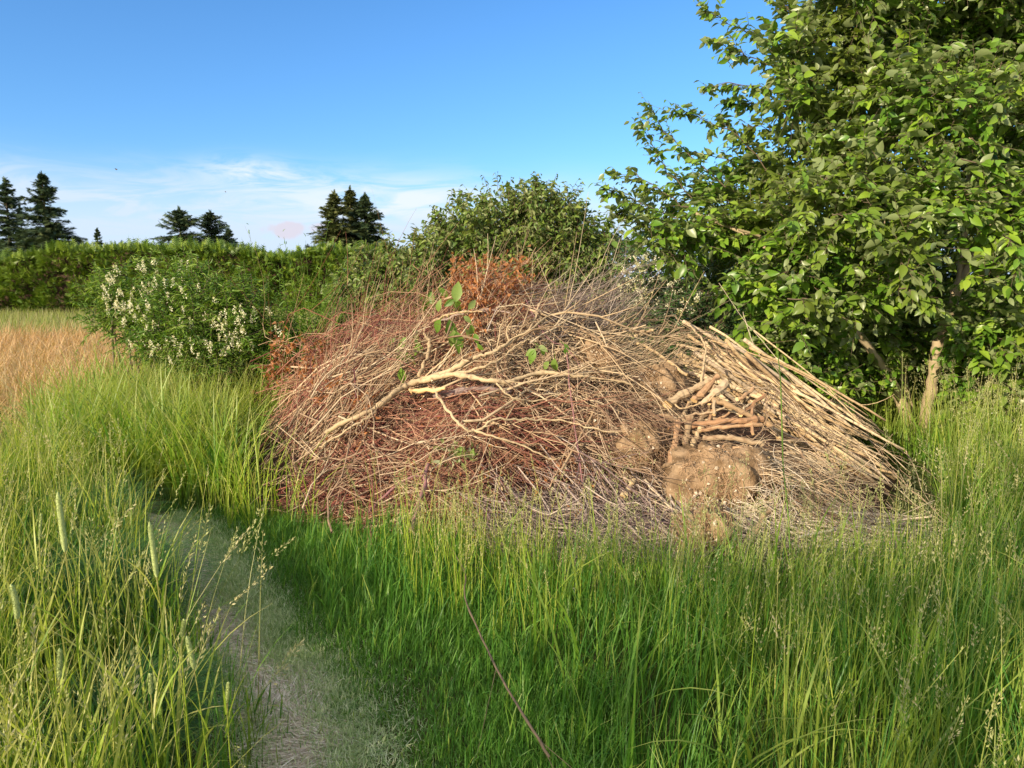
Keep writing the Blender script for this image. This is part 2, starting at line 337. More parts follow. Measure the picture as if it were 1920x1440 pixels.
def onpile(px, py):
    d = ray(px, py); d = d/d[..., 1:2]; Y = np.full(d.shape[:-1], np.nan); done = np.zeros(d.shape[:-1], bool)
    best = np.full(d.shape[:-1], 1e9); bY = np.full(d.shape[:-1], 6.2)
    for s in np.arange(3.3, 8.6, .04):
        p = CAM+d*s; gap = p[..., 2]-np.maximum(H(p[..., 0], p[..., 1]), 0)
        hit = (gap <= 0) & ~done; Y = np.where(hit, s, Y); done |= hit
        nb = gap < best; best = np.where(nb & ~done, gap, best); bY = np.where(nb & ~done, s, bY)
    Y = np.where(done, Y, bY); return CAM+d*Y[..., None]
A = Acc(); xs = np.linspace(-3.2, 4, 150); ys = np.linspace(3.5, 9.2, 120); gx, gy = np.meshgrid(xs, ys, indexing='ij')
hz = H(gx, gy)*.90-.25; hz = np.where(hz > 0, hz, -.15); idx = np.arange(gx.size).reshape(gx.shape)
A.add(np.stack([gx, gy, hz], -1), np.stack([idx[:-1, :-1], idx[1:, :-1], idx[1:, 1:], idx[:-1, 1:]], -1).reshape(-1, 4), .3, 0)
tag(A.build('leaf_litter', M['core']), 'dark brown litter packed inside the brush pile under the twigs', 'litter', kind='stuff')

# ------------------------------------------------------------------ brushwood
def drape(p0, p1, g, S=7, lift=(.0, .12), wig=.03, follow=.6, minc=.0):
    """centre lines from pixel pairs laid on the mound"""
    A_ = onpile(p0[:, 0], p0[:, 1]); B_ = onpile(p1[:, 0], p1[:, 1]); N = len(A_)
    t = np.linspace(0, 1, S)[None, :, None]; C = A_[:, None]*(1-t)+B_[:, None]*t
    L = np.linalg.norm(B_-A_, axis=1)[:, None, None]
    ph = g.random((N, 1, 3))*6.28; fr = 3+4*g.random((N, 1, 3))
    C = C+wig*L*np.sin(t*fr+ph)+g.normal(size=(N, S, 3))*wig*.16*L
    bow = g.normal(size=(N, 1, 1))*.06*L; C[..., 2:] += bow*np.sin(t*PI)
    h = np.maximum(H(C[..., 0], C[..., 1]), 0)+minc
    z = C[..., 2]; z = z*(1-follow)+np.maximum(z, h)*follow
    z = np.where(z < h, z+(h-z)*follow, z); lf = lift[0]+g.random((N, 1))**1.5*(lift[1]-lift[0])
    C[..., 2] = np.maximum(z+lf, h*.5+.01); C[..., 1] -= lf*.5
    return C
def side_twigs(C, R0, g, per=4, frac=(.2, .5), ang=.6, S=5):
    """forks growing from centre lines C"""
    N, S0, _ = C.shape; k = g.integers(1, S0-1, size=(N, per)); f = g.random((N, per, 1))
    i = np.arange(N)[:, None]; p = C[i, k]*(1-f)+C[i, k+1]*f; d = nrm(C[i, k+1]-C[i, k-1])
    L = np.linalg.norm(C[:, -1]-C[:, 0], axis=1)[:, None, None]*(frac[0]+(frac[1]-frac[0])*g.random((N, per, 1)))
    sdir = nrm(g.normal(size=(N, per, 3))+np.array([0, -.3, .15])); d2 = nrm(d+ang*(sdir-d*(sdir*d).sum(-1, keepdims=True))*(.6+.8*g.random((N, per, 1))))
    t = np.linspace(0, 1, S)[None, None, :, None]; curve = g.normal(size=(N, per, 1, 3))*.12
    Q = p[:, :, None]+d2[:, :, None]*L[:, :, None]*t+curve*L[:, :, None]*t*t
    r = np.repeat(R0, per)[:, None]*.55*np.linspace(1, .35, S)[None]
    Q = Q.reshape(N*per, S, 3); hh = np.maximum(H(Q[..., 0], Q[..., 1])-.03, .004); Q[..., 2] = np.maximum(Q[..., 2], hh)
    return Q, r
def rot(n, g, c, ang, sd, L):
    a = np.radians(ang+g.normal(size=n)*sd); L = L[0]+g.random(n)*(L[1]-L[0]); d = np.stack([np.cos(a), -np.sin(a)], 1)*L[:, None]/2
    return c-d, c+d
def blob(n, g, cx, cy, rx, ry, tilt=0):
    r = np.sqrt(g.random(n)); a = g.random(n)*2*PI; q = np.stack([np.cos(a)*r*rx, np.sin(a)*r*ry], 1); c, s = math.cos(R(tilt)), math.sin(R(tilt))
    return np.stack([cx+q[:, 0]*c+q[:, 1]*s, cy-q[:, 0]*s+q[:, 1]*c], 1)
# zones: name, label, group words, n individuals, n stuff, blob, angle, spread, length px, radius, material, lift, wiggle
Z = [
 ('red_left', 'thin dark red twig with side shoots lying on the left slope of the brush pile', 34, 430, (650, 700, 125, 70, 36), 38, 22, (110, 260), (.0016, .0034), 'red_twig', (.0, .10), .05),
 ('top', 'thin brownish twig on the upper left face of the brush pile', 24, 340, (850, 615, 140, 50, 12), 30, 34, (90, 230), (.0015, .003), 'red_twig', (.0, .10), .05),
 ('tan_fan', 'straight tan stick slanting down the left flank of the brush pile', 36, 200, (670, 735, 95, 62, 40), 42, 14, (130, 250), (.003, .0065), 'tan_twig', (.02, .16), .03),
 ('mid_red', 'thin dark red twig in the middle of the brush pile below the forked branch', 30, 560, (930, 800, 240, 62, 0), -4, 24, (120, 300), (.0016, .0034), 'red_twig', (.0, .09), .05),
 ('low_left', 'pinkish tan twig at the lower left front of the brush pile', 34, 520, (715, 905, 140, 78, -8), 8, 34, (90, 240), (.002, .0042), 'pink_twig', (.01, .13), .06),
 ('mid_tan', 'curved tan twig across the middle of the brush pile', 38, 330, (1010, 700, 200, 75, -5), 12, 30, (130, 320), (.002, .0065), 'tan_twig', (.03, .18), .06),
 ('grey_top', 'fine grey twig fanning up over the right shoulder of the brush pile', 24, 260, (1075, 610, 95, 45, 20), 33, 15, (90, 200), (.0012, .0026), 'grey_twig', (.0, .14), .05),
 ('right_mid', 'long greyish pink twig sweeping down to the right of the pile centre', 28, 540, (1160, 790, 110, 110, -45), -36, 20, (130, 280), (.0016, .0036), 'pink_twig', (.02, .15), .06),
 ('right_low', 'dry tan stalk in the litter between big soil clod and pole bundle', 22, 350, (1480, 930, 105, 60, -24), -22, 18, (90, 210), (.0018, .004), 'tan_twig', (.0, .12), .04),
 ('low_mid', 'grey purple twig at the front foot of the brush pile above the tall grass', 30, 660, (1130, 1000, 225, 82, -3), -34, 22, (110, 240), (.002, .0045), 'grey_twig', (.0, .10), .05),
]
for zi, (nm, lab, ni, ns_, bl, an, sd, Ln, rr, mt, lf, wg) in enumerate(Z):
    g = np.random.default_rng(100+zi)
    for nn, indiv in ((ni, True), (ns_, False)):
        c = blob(nn, g, *bl); a0, a1 = rot(nn, g, c, an, sd, Ln)
        C = drape(a0, a1, g, 7, (.02, lf[1]*1.15) if indiv else (-.20, lf[1]*.5), wg*(1.6 if indiv else 1.1)); rad = rr[0]+g.random(nn)**1.6*(rr[1]-rr[0])
        rad *= 1.2
        if indiv: rad *= 1.5; C[:, :, 1] -= .03; rnd_hi = 1
        rnd = g.random(nn)
        if indiv:
            Q, qr = side_twigs(C, rad, g, 5)
            for i in range(nn):
                A = Acc(); tubes(A, C[i:i+1], rad[i]*np.linspace(1, .45, 7)[None], rnd[i:i+1], 5)
                tubes(A, Q[i*5:i*5+5], qr[i*5:i*5+5], np.full(5, rnd[i]), 4)
                tag(A.build('twig', M[mt], origin=tuple(C[i].mean(0))), lab, 'twig', 'twigs: '+lab.split(' ', 1)[1][:60])
        else:
            Q, qr = side_twigs(C, rad, g, 3)
            A = Acc(); tubes(A, C, rad[:, None]*np.linspace(1, .4, 7)[None], rnd, 4); tubes(A, Q, qr, np.repeat(rnd, 3), 3)
            if nm == 'low_left': mt = 'red_twig'
            tag(A.build('twig_tangle', M[mt]), 'mass of '+{'red_twig': 'fine red brown', 'tan_twig': 'fine tan', 'grey_twig': 'fine grey', 'pink_twig': 'fine pinkish'}[mt]+' twigs tangled '+lab.split('twig', 1)[-1].split('stick')[-1].replace('with side shoots lying ', '').strip(), 'twigs', kind='stuff')
# twigs all over the mound so that it also holds from the side and the back
g = np.random.default_rng(7); n_ = 1500; x = g.uniform(-2.9, 3.6, n_); y = g.uniform(3.6, 8.8, n_); k = H(x, y) > .10; x, y = x[k], y[k]; n_ = len(x)
a = g.random(n_)*2*PI; L = g.uniform(.25, .8, n_); t = np.linspace(-.5, .5, 7)[None]
X = x[:, None]+np.cos(a)[:, None]*L[:, None]*t; Y = y[:, None]+np.sin(a)[:, None]*L[:, None]*t
Zz = H(X, Y); Zz = .5*Zz+.5*(Zz[:, :1]*(0.5-t)+Zz[:, -1:]*(.5+t)); C = np.stack([X, Y, np.maximum(Zz, H(X, Y)*.9)+g.uniform(-.03, .05, (n_, 1))], -1)+g.normal(size=(n_, 7, 3))*.008
A = Acc(); rad = g.uniform(.0018, .004, n_); tubes(A, C, rad[:, None]*np.linspace(1, .5, 7)[None], g.random(n_), 4)
tag(A.build('twig_tangle', M['pink_twig']), 'crossing dry twigs that cover the whole brush pile on every side', 'twigs', kind='stuff')

def limb(acc, pts, r0, r1, rnd=.5, lift=.12, k=7, dense=5, g=None, mi=0, cap=None, at=None):
    """smooth tapering limb through pixel points laid over the mound; at = fixed distance"""
    pts = np.array(pts, float); Q = onpile(pts[:, 0], pts[:, 1])
    if at is not None: Q = P(pts[:, 0], pts[:, 1], np.broadcast_to(at, len(pts)))
    else:
        dd = nrm(CAM-Q); Q = Q+dd*lift
    m = len(Q); t = np.linspace(0, m-1, (m-1)*dense+1); i = np.clip(t.astype(int), 0, m-2); f = (t-i)[:, None]; q = lambda j: Q[np.clip(i+j, 0, m-1)]
    a, b, c, d = q(-1), q(0), q(1), q(2)
    C = .5*((2*b)+(-a+c)*f+(2*a-5*b+4*c-d)*f**2+(-a+3*b-3*c+d)*f**3)
    if g is not None: C = C+g.normal(size=C.shape)*min(r0, .012)*.35
    rr_ = np.linspace(r0, r1, len(C))
    if g is not None: rr_ = rr_*(1+(.22 if r0 > .0145 else .10)*g.normal(size=len(C)))
    tubes(acc, C[None], rr_[None], np.array([rnd]), k, mi, cap)
    return C
# the big pale forked branch
g = np.random.default_rng(31); o0 = onpile(np.array(800.), np.array(715.))
root = empty('forked_branch', o0, 'large pale forked branch with a few fresh green leaves lying across the pile', 'branch')
fork = [
 ('limb', [(612, 812), (660, 785), (705, 765), (740, 735), (765, 722), (800, 710)], .017, .027, .4),
 ('limb', [(785, 716), (850, 702), (905, 712), (950, 716), (1010, 700), (1060, 702), (1110, 708), (1190, 722)], .024, .008, .7),
 ('limb', [(790, 712), (840, 697), (885, 672), (920, 662), (955, 640), (1010, 605), (1075, 555)], .021, .004, .6),
 ('limb', [(785, 708), (800, 672), (806, 645), (796, 625), (803, 610), (830, 594), (862, 586), (905, 584)], .017, .007, .2),
 ('limb', [(812, 728), (836, 765), (862, 795), (890, 808), (930, 786), (985, 787), (1050, 789), (1120, 805), (1160, 812)], .013, .004, .8),
 ('limb', [(885, 806), (930, 820), (985, 838), (1030, 860), (1050, 858)], .009, .003, .8),
 ('limb', [(850, 700), (900, 690), (940, 672), (965, 650), (985, 640)], .012, .005, .5),
 ('limb', [(930, 718), (960, 745), (1000, 752), (1060, 740), (1120, 765)], .008, .003, .8),
 ('limb', [(955, 640), (950, 620), (968, 590), (985, 560)], .007, .003, .4),
 ('limb', [(925, 664), (935, 640), (940, 610), (958, 596)], .008, .004, .4),
 ('limb', [(795, 708), (815, 690), (845, 665), (858, 640)], .008, .004, .7),
 ('limb', [(1040, 702), (1100, 690), (1160, 694), (1230, 680)], .007, .003, .7),
 ('limb', [(705, 770), (680, 790), (640, 812), (600, 838)], .011, .006, .9),
]
for nm, pts, r0, r1, rn in fork:
    A = Acc(); limb(A, pts, r0*.9, r1*.9, rn, .33, 8, 6, g, 0, 1); Qt, qr = side_twigs(limb(Acc(), pts, r0, r1, rn, .33, 4, 6)[None, ::4], np.array([r1*.9]), g, 4, (.12, .35)); tubes(A, Qt, np.minimum(qr, .004), np.full(len(Qt), rn), 5); part(A, nm, [M['branch'], M['cut']], root)
A = Acc(); limb(A, [(770, 735), (800, 732), (835, 728)], 0.020, .013, .5, .30, 8, 5, g, 0, 0); part(A, 'torn_stub', [M['cut']], root)
g0 = np.random.default_rng(5)
LV = [(800, 575, .3, 1, .11), (812, 572, -.2, 1, .09), (855, 566, .1, 1, .12), (838, 560, -.4, .7, .09), (878, 580, .5, .6, .07), (842, 600, .15, -1, .13), (856, 622, .25, -1, .12), (775, 620, .3, -1, .10), (782, 640, .4, -1, .09), (750, 655, .05, -1, .12), (762, 660, .5, -1, .10), (752, 690, .1, -1, .09), (822, 585, .1, 1, .08), (883, 608, .1, -1, .07), (760, 632, -.4, -1, .08), (1003, 655, -.4, -1, .08), (1012, 650, .6, -.8, .07), (1040, 672, 0, -1, .08), (1060, 652, .2, -1, .05), (890, 625, .3, -1, .06)]
for (lx, ly, dx, dy, sz) in LV+[(a+g0.normal()*9, b+g0.normal()*8, c+g0.normal()*.5, -abs(d)*.8, e*.8) for a, b, c, d, e in LV]:
    Q = onpile(np.array([float(lx)]), np.array([float(ly)])); Q = Q+nrm(CAM-Q)*.40
    A = Acc(); d = np.array([[dx, g.normal()*.3, dy]]); nn = np.array([[g.normal()*.5, -1, .35]])
    inst(A, *LEAF_OV, Q, d, nn, np.array([sz*1.35]), np.array([g.random()]))
    E = Q-nrm(d)*.04; tubes(A, np.stack([E, Q], 1), np.array([[.0016, .0012]]), np.array([.5]), 4); part(A, 'leaf', M['green_leaf'], root)
# grey limb behind it, purple cane, single sticks
def onebranch(name, label, cat, pts, r0, r1, mat, lift=.1, twigs=0, cap=None, rnd=.5, at=None, group=None, k=7, gs=0):
    g = np.random.default_rng(gs+int(pts[0][0]*7+pts[0][1])); A = Acc(); C = limb(A, pts, r0, r1, rnd, lift, k, 5, g, 0, cap, at)
    if twigs:
        Q, qr = side_twigs(C[None, ::3], np.array([r0]), g, twigs, (.12, .35)); tubes(A, Q, qr*.7, np.full(len(Q), rnd), 4)
    return tag(A.build(name, mat, origin=tuple(C[0]), smooth=r0 < .0145), label, cat, group)
bc = [M['branch'], M['cut']]
onebranch('branch', 'grey bare limb with an upturned fork just under the orange dead leaves', 'branch', [(820, 605), (850, 592), (880, 585), (915, 580), (960, 588)], .012, .006, M['grey_twig'], .16, 4)
onebranch('branch', 'short grey green log end tucked under the big forked branch', 'branch', [(815, 742), (860, 733), (905, 730), (960, 735)], .026, .018, [M['grey_twig'], M['cut']], .10, 0, 1, .3)
onebranch('cane', 'long thin purple cane standing upright in front of the pile centre', 'cane', [(1062, 645), (1068, 720), (1078, 800), (1092, 900), (1103, 1000), (1108, 1075)], .004, .0065, M['purple_twig'], at=np.array([5.2, 5.0, 4.8, 4.55, 4.3, 4.1]))
onebranch('branch', 'purple brown thick stick rising out of the grass at the lower left of the pile', 'branch', [(800, 870), (796, 905), (786, 950), (770, 1000)], .013, .015, [M['purple_twig'], M['cut']], .22, 0, 1)
onebranch('branch', 'pale cut stick poking out over the grass at the left foot of the pile', 'branch', [(580, 1012), (625, 1000), (670, 990), (720, 985), (790, 950)], .013, .010, bc, .10, 0, 1)
onebranch('branch', 'purple stick slanting across the lower left of the pile', 'branch', [(690, 962), (715, 935), (760, 900), (800, 890)], .009, .006, M['purple_twig'], .15)
onebranch('branch', 'dark forked twig hanging over the forked branch near the green leaves', 'branch', [(985, 560), (1010, 610), (1035, 640), (1060, 650), (1090, 690)], .004, .0025, M['purple_twig'], .25, 5)
onebranch('branch', 'long red brown arching stick at the far left edge of the pile', 'branch', [(470, 770), (520, 700), (590, 640), (680, 590)], .005, .003, M['red_twig'], .16, 7)
onebranch('branch', 'pale thin stick stretched across the top left above the fork', 'branch', [(738, 545), (790, 575), (830, 610), (860, 640), (868, 690)], .004, .003, M['tan_twig'], .28, 0)
onebranch('branch', 'lone grey branch slanting down through the green grass in the foreground', 'branch', [(848, 1030), (872, 1075), (872, 1120), (905, 1200), (950, 1290), (1000, 1370), (1030, 1420)], .0035, .0050, M['dark_bark'], at=np.array([3.7, 3.4, 3.15, 2.78, 2.42, 2.2, 2.12]), twigs=3)
onebranch('stick', 'short straw coloured stick lying on the mown path', 'stick', [(622, 1382), (655, 1380), (688, 1377)], .0035, .0035, M['stalk'], at=np.array([2.50, 2.50, 2.51]))
for lab, pts, r0, r1, mt in [
 ('straight upright reddish log left of the logs beside the big soil clod', [(1258, 878), (1263, 840), (1272, 785)], .024, .022, 'orange_wood'),
 ('rough brown upright log between the two other upright ones', [(1282, 860), (1287, 830), (1292, 785)], .019, .024, 'log'),
 ('short pale upright log with a clean cut end by the soil clod', [(1290, 850), (1303, 825), (1316, 800)], .018, .017, 'branch'),
 ('horizontal reddish log with jagged broken end above the big soil clod', [(1290, 800), (1340, 792), (1400, 787), (1432, 786)], .020, .016, 'orange_wood'),
 ('long orange brown split log lying level under the broken stump', [(1315, 806), (1370, 800), (1428, 797)], .016, .014, 'orange_wood'),
 ('pale splintered log with curled bark resting on the soil clod top', [(1318, 822), (1355, 820), (1395, 826), (1432, 834)], .018, .015, 'log'),
 ('dark brown rotten log at the right end of the log stack', [(1350, 838), (1400, 845), (1440, 858)], .015, .011, 'orange_wood'),
 ('thin tan root curving over the soil clod to the log stack', [(1255, 745), (1275, 765), (1300, 760), (1330, 750), (1360, 718)], .006, .004, 'branch'),
 ('gnarled pale branch standing up in front of the pole bundle', [(1305, 735), (1316, 710), (1320, 680), (1323, 650), (1312, 632), (1286, 602)], .010, .006, 'branch'),
 ('thick twisted pale stump of a limb under the pole bundle', [(1250, 760), (1275, 742), (1305, 728), (1330, 712)], .026, .022, 'log'),
 ('split wedge of brown wood with torn end leaning on the stump', [(1300, 752), (1325, 728), (1348, 704)], .028, .018, 'orange_wood'),
 ('torn fibrous wood slab beside the twisted stump', [(1315, 758), (1340, 738), (1362, 718)], .026, .024, 'log'),
 ('thick bare pole end sticking out of the bundle above the logs', [(1330, 745), (1365, 760), (1400, 775), (1450, 800)], .018, .016, 'pole'),
 ('broken thin branch pointing right above the reddish logs', [(1285, 780), (1320, 775), (1350, 768), (1372, 758)], .010, .004, 'log'),
 ('cut stub of a small log facing the grass left of the soil clod', [(1168, 932), (1180, 915), (1188, 900)], .016, .013, 'branch'),
 ('slanting reddish root below the cut stub', [(1210, 900), (1230, 925), (1262, 955), (1290, 962)], .008, .006, 'pink_twig'),
 ('wavy tan root lying at the foot of the pile near the lower clod', [(1258, 962), (1290, 985), (1320, 990), (1345, 992)], .008, .007, 'branch'),
 ('bent tan root end poking into the grass below the lower clod', [(1280, 1070), (1300, 1050), (1325, 1040), (1345, 1022)], .010, .007, 'branch'),
 ('flat brown curved bark piece right of the lower clod', [(1408, 1010), (1422, 985), (1432, 968), (1455, 950)], .020, .012, 'log'),
 ('dry grey branch poking from the low straw heap', [(1490, 1010), (1530, 1000), (1570, 990), (1600, 965)], .008, .005, 'stalk'),
 ('short stick end in the middle of the tangled top right shoulder', [(1150, 605), (1180, 620), (1220, 622)], .013, .010, 'log'),
 ('short thick branch stub with cut end on the upper right shoulder', [(1130, 645), (1160, 632), (1200, 628), (1225, 618)], .014, .012, 'pole'),
 ('smooth pale stick reaching right from the shoulder toward the bundle', [(1150, 640), (1200, 645), (1250, 675), (1290, 705)], .010, .012, 'pole'),
]:
    onebranch('log' if r0 > .014 else 'branch', lab, 'log' if r0 > .014 else 'branch', pts, r0*1.05, r1*1.05, [M[mt], M['cut']], .22, 0, 1, rnd=(pts[0][0] % 7)/7, k=9)
# jagged wires / flower head omitted: hair-thin
# pole bundle
g = np.random.default_rng(55); n_ = 235; uu = g.random(n_)
s0 = np.stack([np.interp(uu, [0, .5, 1], [1380, 1290, 1340]), np.interp(uu, [0, .5, 1], [815, 715, 615])], 1)+g.normal(size=(n_, 2))*np.array([40, 16])
e0 = np.stack([np.interp(uu, [0, .5, 1], [1590, 1640, 1625]), np.interp(uu, [0, .5, 1], [985, 925, 810])], 1)+g.normal(size=(n_, 2))*np.array([24, 20])
for i in range(n_):
    f0, f1 = g.random()*.42*(g.random() < .6), 1-g.random()*.42*(g.random() < .55)
    a_, b_ = s0[i]*(1-f0)+e0[i]*f0, s0[i]*(1-f1)+e0[i]*f1
    q = onpile(np.array([1270., 1440., 1660.]), np.array([700., 800., 900.]))
    ya = np.interp(a_[0], [1200, 1440, 1720], [5.95, 5.55, 4.95])-.34*g.random()+.25*(uu[i]); yb = np.interp(b_[0], [1200, 1440, 1720], [5.95, 5.55, 4.95])-.28*g.random()+.35*(uu[i])
    A_, B_ = P(a_[0], a_[1], ya), P(b_[0], b_[1], yb); t = np.linspace(0, 1, 9)[:, None]
    C = A_*(1-t)+B_*t; L = np.linalg.norm(B_-A_); C[:, 2:] -= .03*L*np.sin(t*PI)*g.normal(); C += g.normal(size=(1, 3))*.02*np.sin(t*PI)*L+g.normal(size=(9, 3))*.0025
    C[:, 2] = np.maximum(C[:, 2], .03); r = g.choice([.0045, .008, .011, .0145], p=[.16, .28, .33, .23])*g.uniform(.85, 1.2)
    A = Acc(); tubes(A, C[None], (r*np.linspace(1.12, .7, 9)*(1+.05*g.normal(size=9)))[None], np.array([g.random()]), 8, 0, 1)
    if g.random() < .3:
        Q, qr = side_twigs(C[None, ::2], np.array([r*.6]), g, 2, (.08, .22), .5); tubes(A, Q, qr, np.full(2, .5), 4)
    thick = r > .0095
    tag(A.build('pole', [M['pole'], M['cut']], origin=tuple(C[4])), ('thick' if thick else 'thin')+' bare tan pole in the slanting bundle on the right side of the pile', 'pole', ('thick' if thick else 'thin')+' poles in the slanting bundle')
for lab, pts, at in [('thin bare whip standing up left of the two behind the pole bundle', [(1470, 690), (1430, 640), (1395, 600), (1348, 530)], [5.9, 5.95, 6., 6.05]), ('thin bare whip standing up just right of the taller whip', [(1440, 690), (1415, 650), (1400, 610), (1393, 585)], [5.8, 5.85, 5.9, 5.95])]:
    onebranch('whip', lab, 'twig', pts, .003, .0018, M['stalk'], at=np.array(at))
# straw stalks, low heap
for zi, (lab, n_, box, an, mt) in enumerate([
  ('pale grey dry stalk in the low heap at the right foot of the pile', 90, (1560, 1000, 140, 45), -14, 'stalk'),
  ('grey brown crossing stalk below the big soil clod', 40, (1430, 1040, 130, 40), -10, 'grey_twig')]):
    g = np.random.default_rng(70+zi); c = blob(n_, g, box[0], box[1], box[2], box[3]); a0, a1 = rot(n_, g, c, an, 9 if zi == 0 else 24, (110, 250))
    D = onpile(c[:, 0], c[:, 1])[:, 1]-.06; t = np.linspace(0, 1, 6)[None, :, None]
    A_, B_ = P(a0[:, 0], a0[:, 1], D+g.normal(size=n_)*.05), P(a1[:, 0], a1[:, 1], D+g.normal(size=n_)*.08)
    C = A_[:, None]*(1-t)+B_[:, None]*t+g.normal(size=(n_, 6, 3))*.005; C[..., 2] = np.maximum(C[..., 2], .02+.03*g.random((n_, 1)))
    for i in range(n_):
        A = Acc(); tubes(A, C[i:i+1], np.full((1, 6), g.uniform(.003, .0062)), g.random(1), 5)
        tag(A.build('stalk', M[mt], origin=tuple(C[i].mean(0))), lab, 'stalk', 'stalks: '+lab)
g = np.random.default_rng(75); n_ = 900; c = blob(n_, g, 1540, 1010, 210, 60); a0, a1 = rot(n_, g, c, -14, 14, (60, 190))
D = onpile(c[:, 0], c[:, 1])[:, 1]-.03; t = np.linspace(0, 1, 5)[None, :, None]
C = P(a0[:, 0], a0[:, 1], D)[:, None]*(1-t)+P(a1[:, 0], a1[:, 1], D)[:, None]*t+g.normal(size=(n_, 5, 3))*.006; C[..., 2] = np.maximum(C[..., 2]-.02, .012)
A = Acc(); tubes(A, C, g.uniform(.0012, .003, (n_, 1)), g.random(n_), 4); tag(A.build('straw_litter', M['stalk']), 'loose grey straw heaped at the right foot of the brush pile', 'straw', kind='stuff')
g = np.random.default_rng(76); n_ = 200; c = blob(n_, g, 1350, 935, 120, 80); a0, a1 = rot(n_, g, c, 20, 60, (25, 110)); C = drape(a0, a1, g, 6, (.0, .10), .10); C[..., 1] -= .22
A = Acc(); tubes(A, C, g.uniform(.001, .0035, (n_, 1))*np.linspace(1, .5, 6)[None], g.random(n_), 4); tag(A.build('root_litter', M['stalk']), 'pale root ends and straw scattered over the big soil clod', 'straw', kind='stuff')
# soil clods with roots
def clod(label, cx, cy, rx, ry, depth, nroot, seed, push=.0):
    g = np.random.default_rng(seed); c0 = onpile(np.array(float(cx)), np.array(float(cy))); c0 = c0+nrm(CAM-c0)*push; Yd = c0[1]
    sx_, sz_ = rx/FPX*Yd*1.02, ry/FPX*Yd*1.05; nu, nv = 56, 36
    th, ph = np.meshgrid(np.linspace(0, 2*PI, nu, endpoint=False), np.linspace(0.02, PI-.02, nv), indexing='ij')
    d = np.stack([np.cos(th)*np.sin(ph), np.sin(th)*np.sin(ph), np.cos(ph)], -1)
    q = 1+.55*(vn(d[..., 0]*2+d[..., 2]*1.3, d[..., 1]*2-d[..., 2], .8, seed)-.5)+.34*(vn(d[..., 0]*5+d[..., 2]*3, d[..., 1]*5-d[..., 2]*2, .8, seed+1)-.5)+.16*(vn(d[..., 0]*14+d[..., 2]*9, d[..., 1]*14-d[..., 2]*7, .8, seed+2)-.5)
    V = c0+d*q[..., None]*np.array([sx_, depth, sz_]); idx = np.arange(nu*nv).reshape(nu, nv); nx = np.roll(idx, -1, 0)
    root = empty('root_ball', c0, label, 'root ball'); A = Acc()
    A.add(V, np.stack([idx[:, :-1], nx[:, :-1], nx[:, 1:], idx[:, 1:]], -1).reshape(-1, 4)[:, ::-1], .5, .5); part(A, 'soil', M['soil'], root)
    m = nroot; dd = nrm(g.normal(size=(m, 3))+np.array([0, -.7, .25])); p = c0+dd*np.array([sx_, depth, sz_])*.98
    L = g.uniform(.05, .22, m)[:, None, None]; t = np.linspace(0, 1, 8)[None, :, None]; v1 = nrm(np.cross(dd, rdir(g, m))); v2 = rdir(g, m)
    C = p[:, None]+L*(v1[:, None]*t+dd[:, None]*.12*np.sin(t*PI)*g.random((m, 1, 1))+v2[:, None]*.18*np.sin(t*5+g.random((m, 1, 1))*6)*t)
    C[..., 2] -= (L*.25*t*t)[..., 0]; A = Acc(); tubes(A, C, (g.uniform(.0006, .0022, m))[:, None]*np.linspace(1, .4, 8)[None], g.random(m), 4); part(A, 'roots', M['root'], root)
    A = Acc(); m = max(12, nroot//5); dd = nrm(g.normal(size=(m, 3))+np.array([0, -1, .3])); p = c0+dd*np.array([sx_, depth, sz_])*1.0
    inst(A, *SPK, p, rdir(g, m), dd, g.uniform(.01, .03, m), g.random(m)); part(A, 'chips', M['stalk'], root, False)
clod('big brown dry soil clod full of wood chips below the stacked logs', 1352, 915, 94, 80, .26, 420, 11, .12)
clod('dark brown root ball hanging at the foot of the pile under the big clod', 1325, 1005, 54, 50, .20, 300, 12, .08)
clod('fibrous brown root mass left of the upright logs', 1200, 848, 46, 52, .15, 200, 13, .05)
clod('round tan root mass near the top right shoulder of the pile', 1122, 682, 46, 36, .14, 220, 14, .06)
clod('root clump with long fibres left of the twisted stump', 1232, 735, 48, 48, .15, 200, 15, .0)
clod('small tan root tuft among the twigs right of the purple cane', 1118, 800, 17, 16, .06, 80, 16, .10)
# dead leafed branches
def leafy_dead(label, bx, n_, seed, mat='dead_leaf', at_=.1, sz=(.03, .055)):
    g = np.random.default_rng(seed); c = blob(n_, g, *bx); a0, a1 = rot(n_, g, c, 60, 22, (50, 110)); C = drape(a0, a1, g, 6, (.02, .22), .06)
    root = empty('dead_branch', C[0, 0], label, 'branch'); A = Acc(); tubes(A, C, .0022*np.linspace(1, .5, 6)[None], g.random(n_), 4); part(A, 'twigs', M['red_twig'], root)
    A = Acc(); m = n_*14; i = g.integers(0, n_, m); k = g.integers(1, 6, m); p = C[i, k]+g.normal(size=(m, 3))*.012; d = nrm(g.normal(size=(m, 3))+np.array([0, 0, -.7]))
    inst(A, *LEAF_DR, p, d, rdir(g, m), g.uniform(*sz, m), g.random(m)); part(A, 'leaves', M[mat], root)
leafy_dead('bright orange brown dead leaves on twigs at the top of the pile', (905, 565, 85, 36), 72, 201)
leafy_dead('dead red brown leaves on the twigs at the far left of the pile', (560, 705, 60, 38), 34, 202)
leafy_dead('few curled orange leaves hanging below the green leaves near the fork', (885, 650, 16, 30), 7, 203)
leafy_dead('small orange leaf scraps on the left flank under the tan sticks', (680, 780, 60, 30), 12, 204)

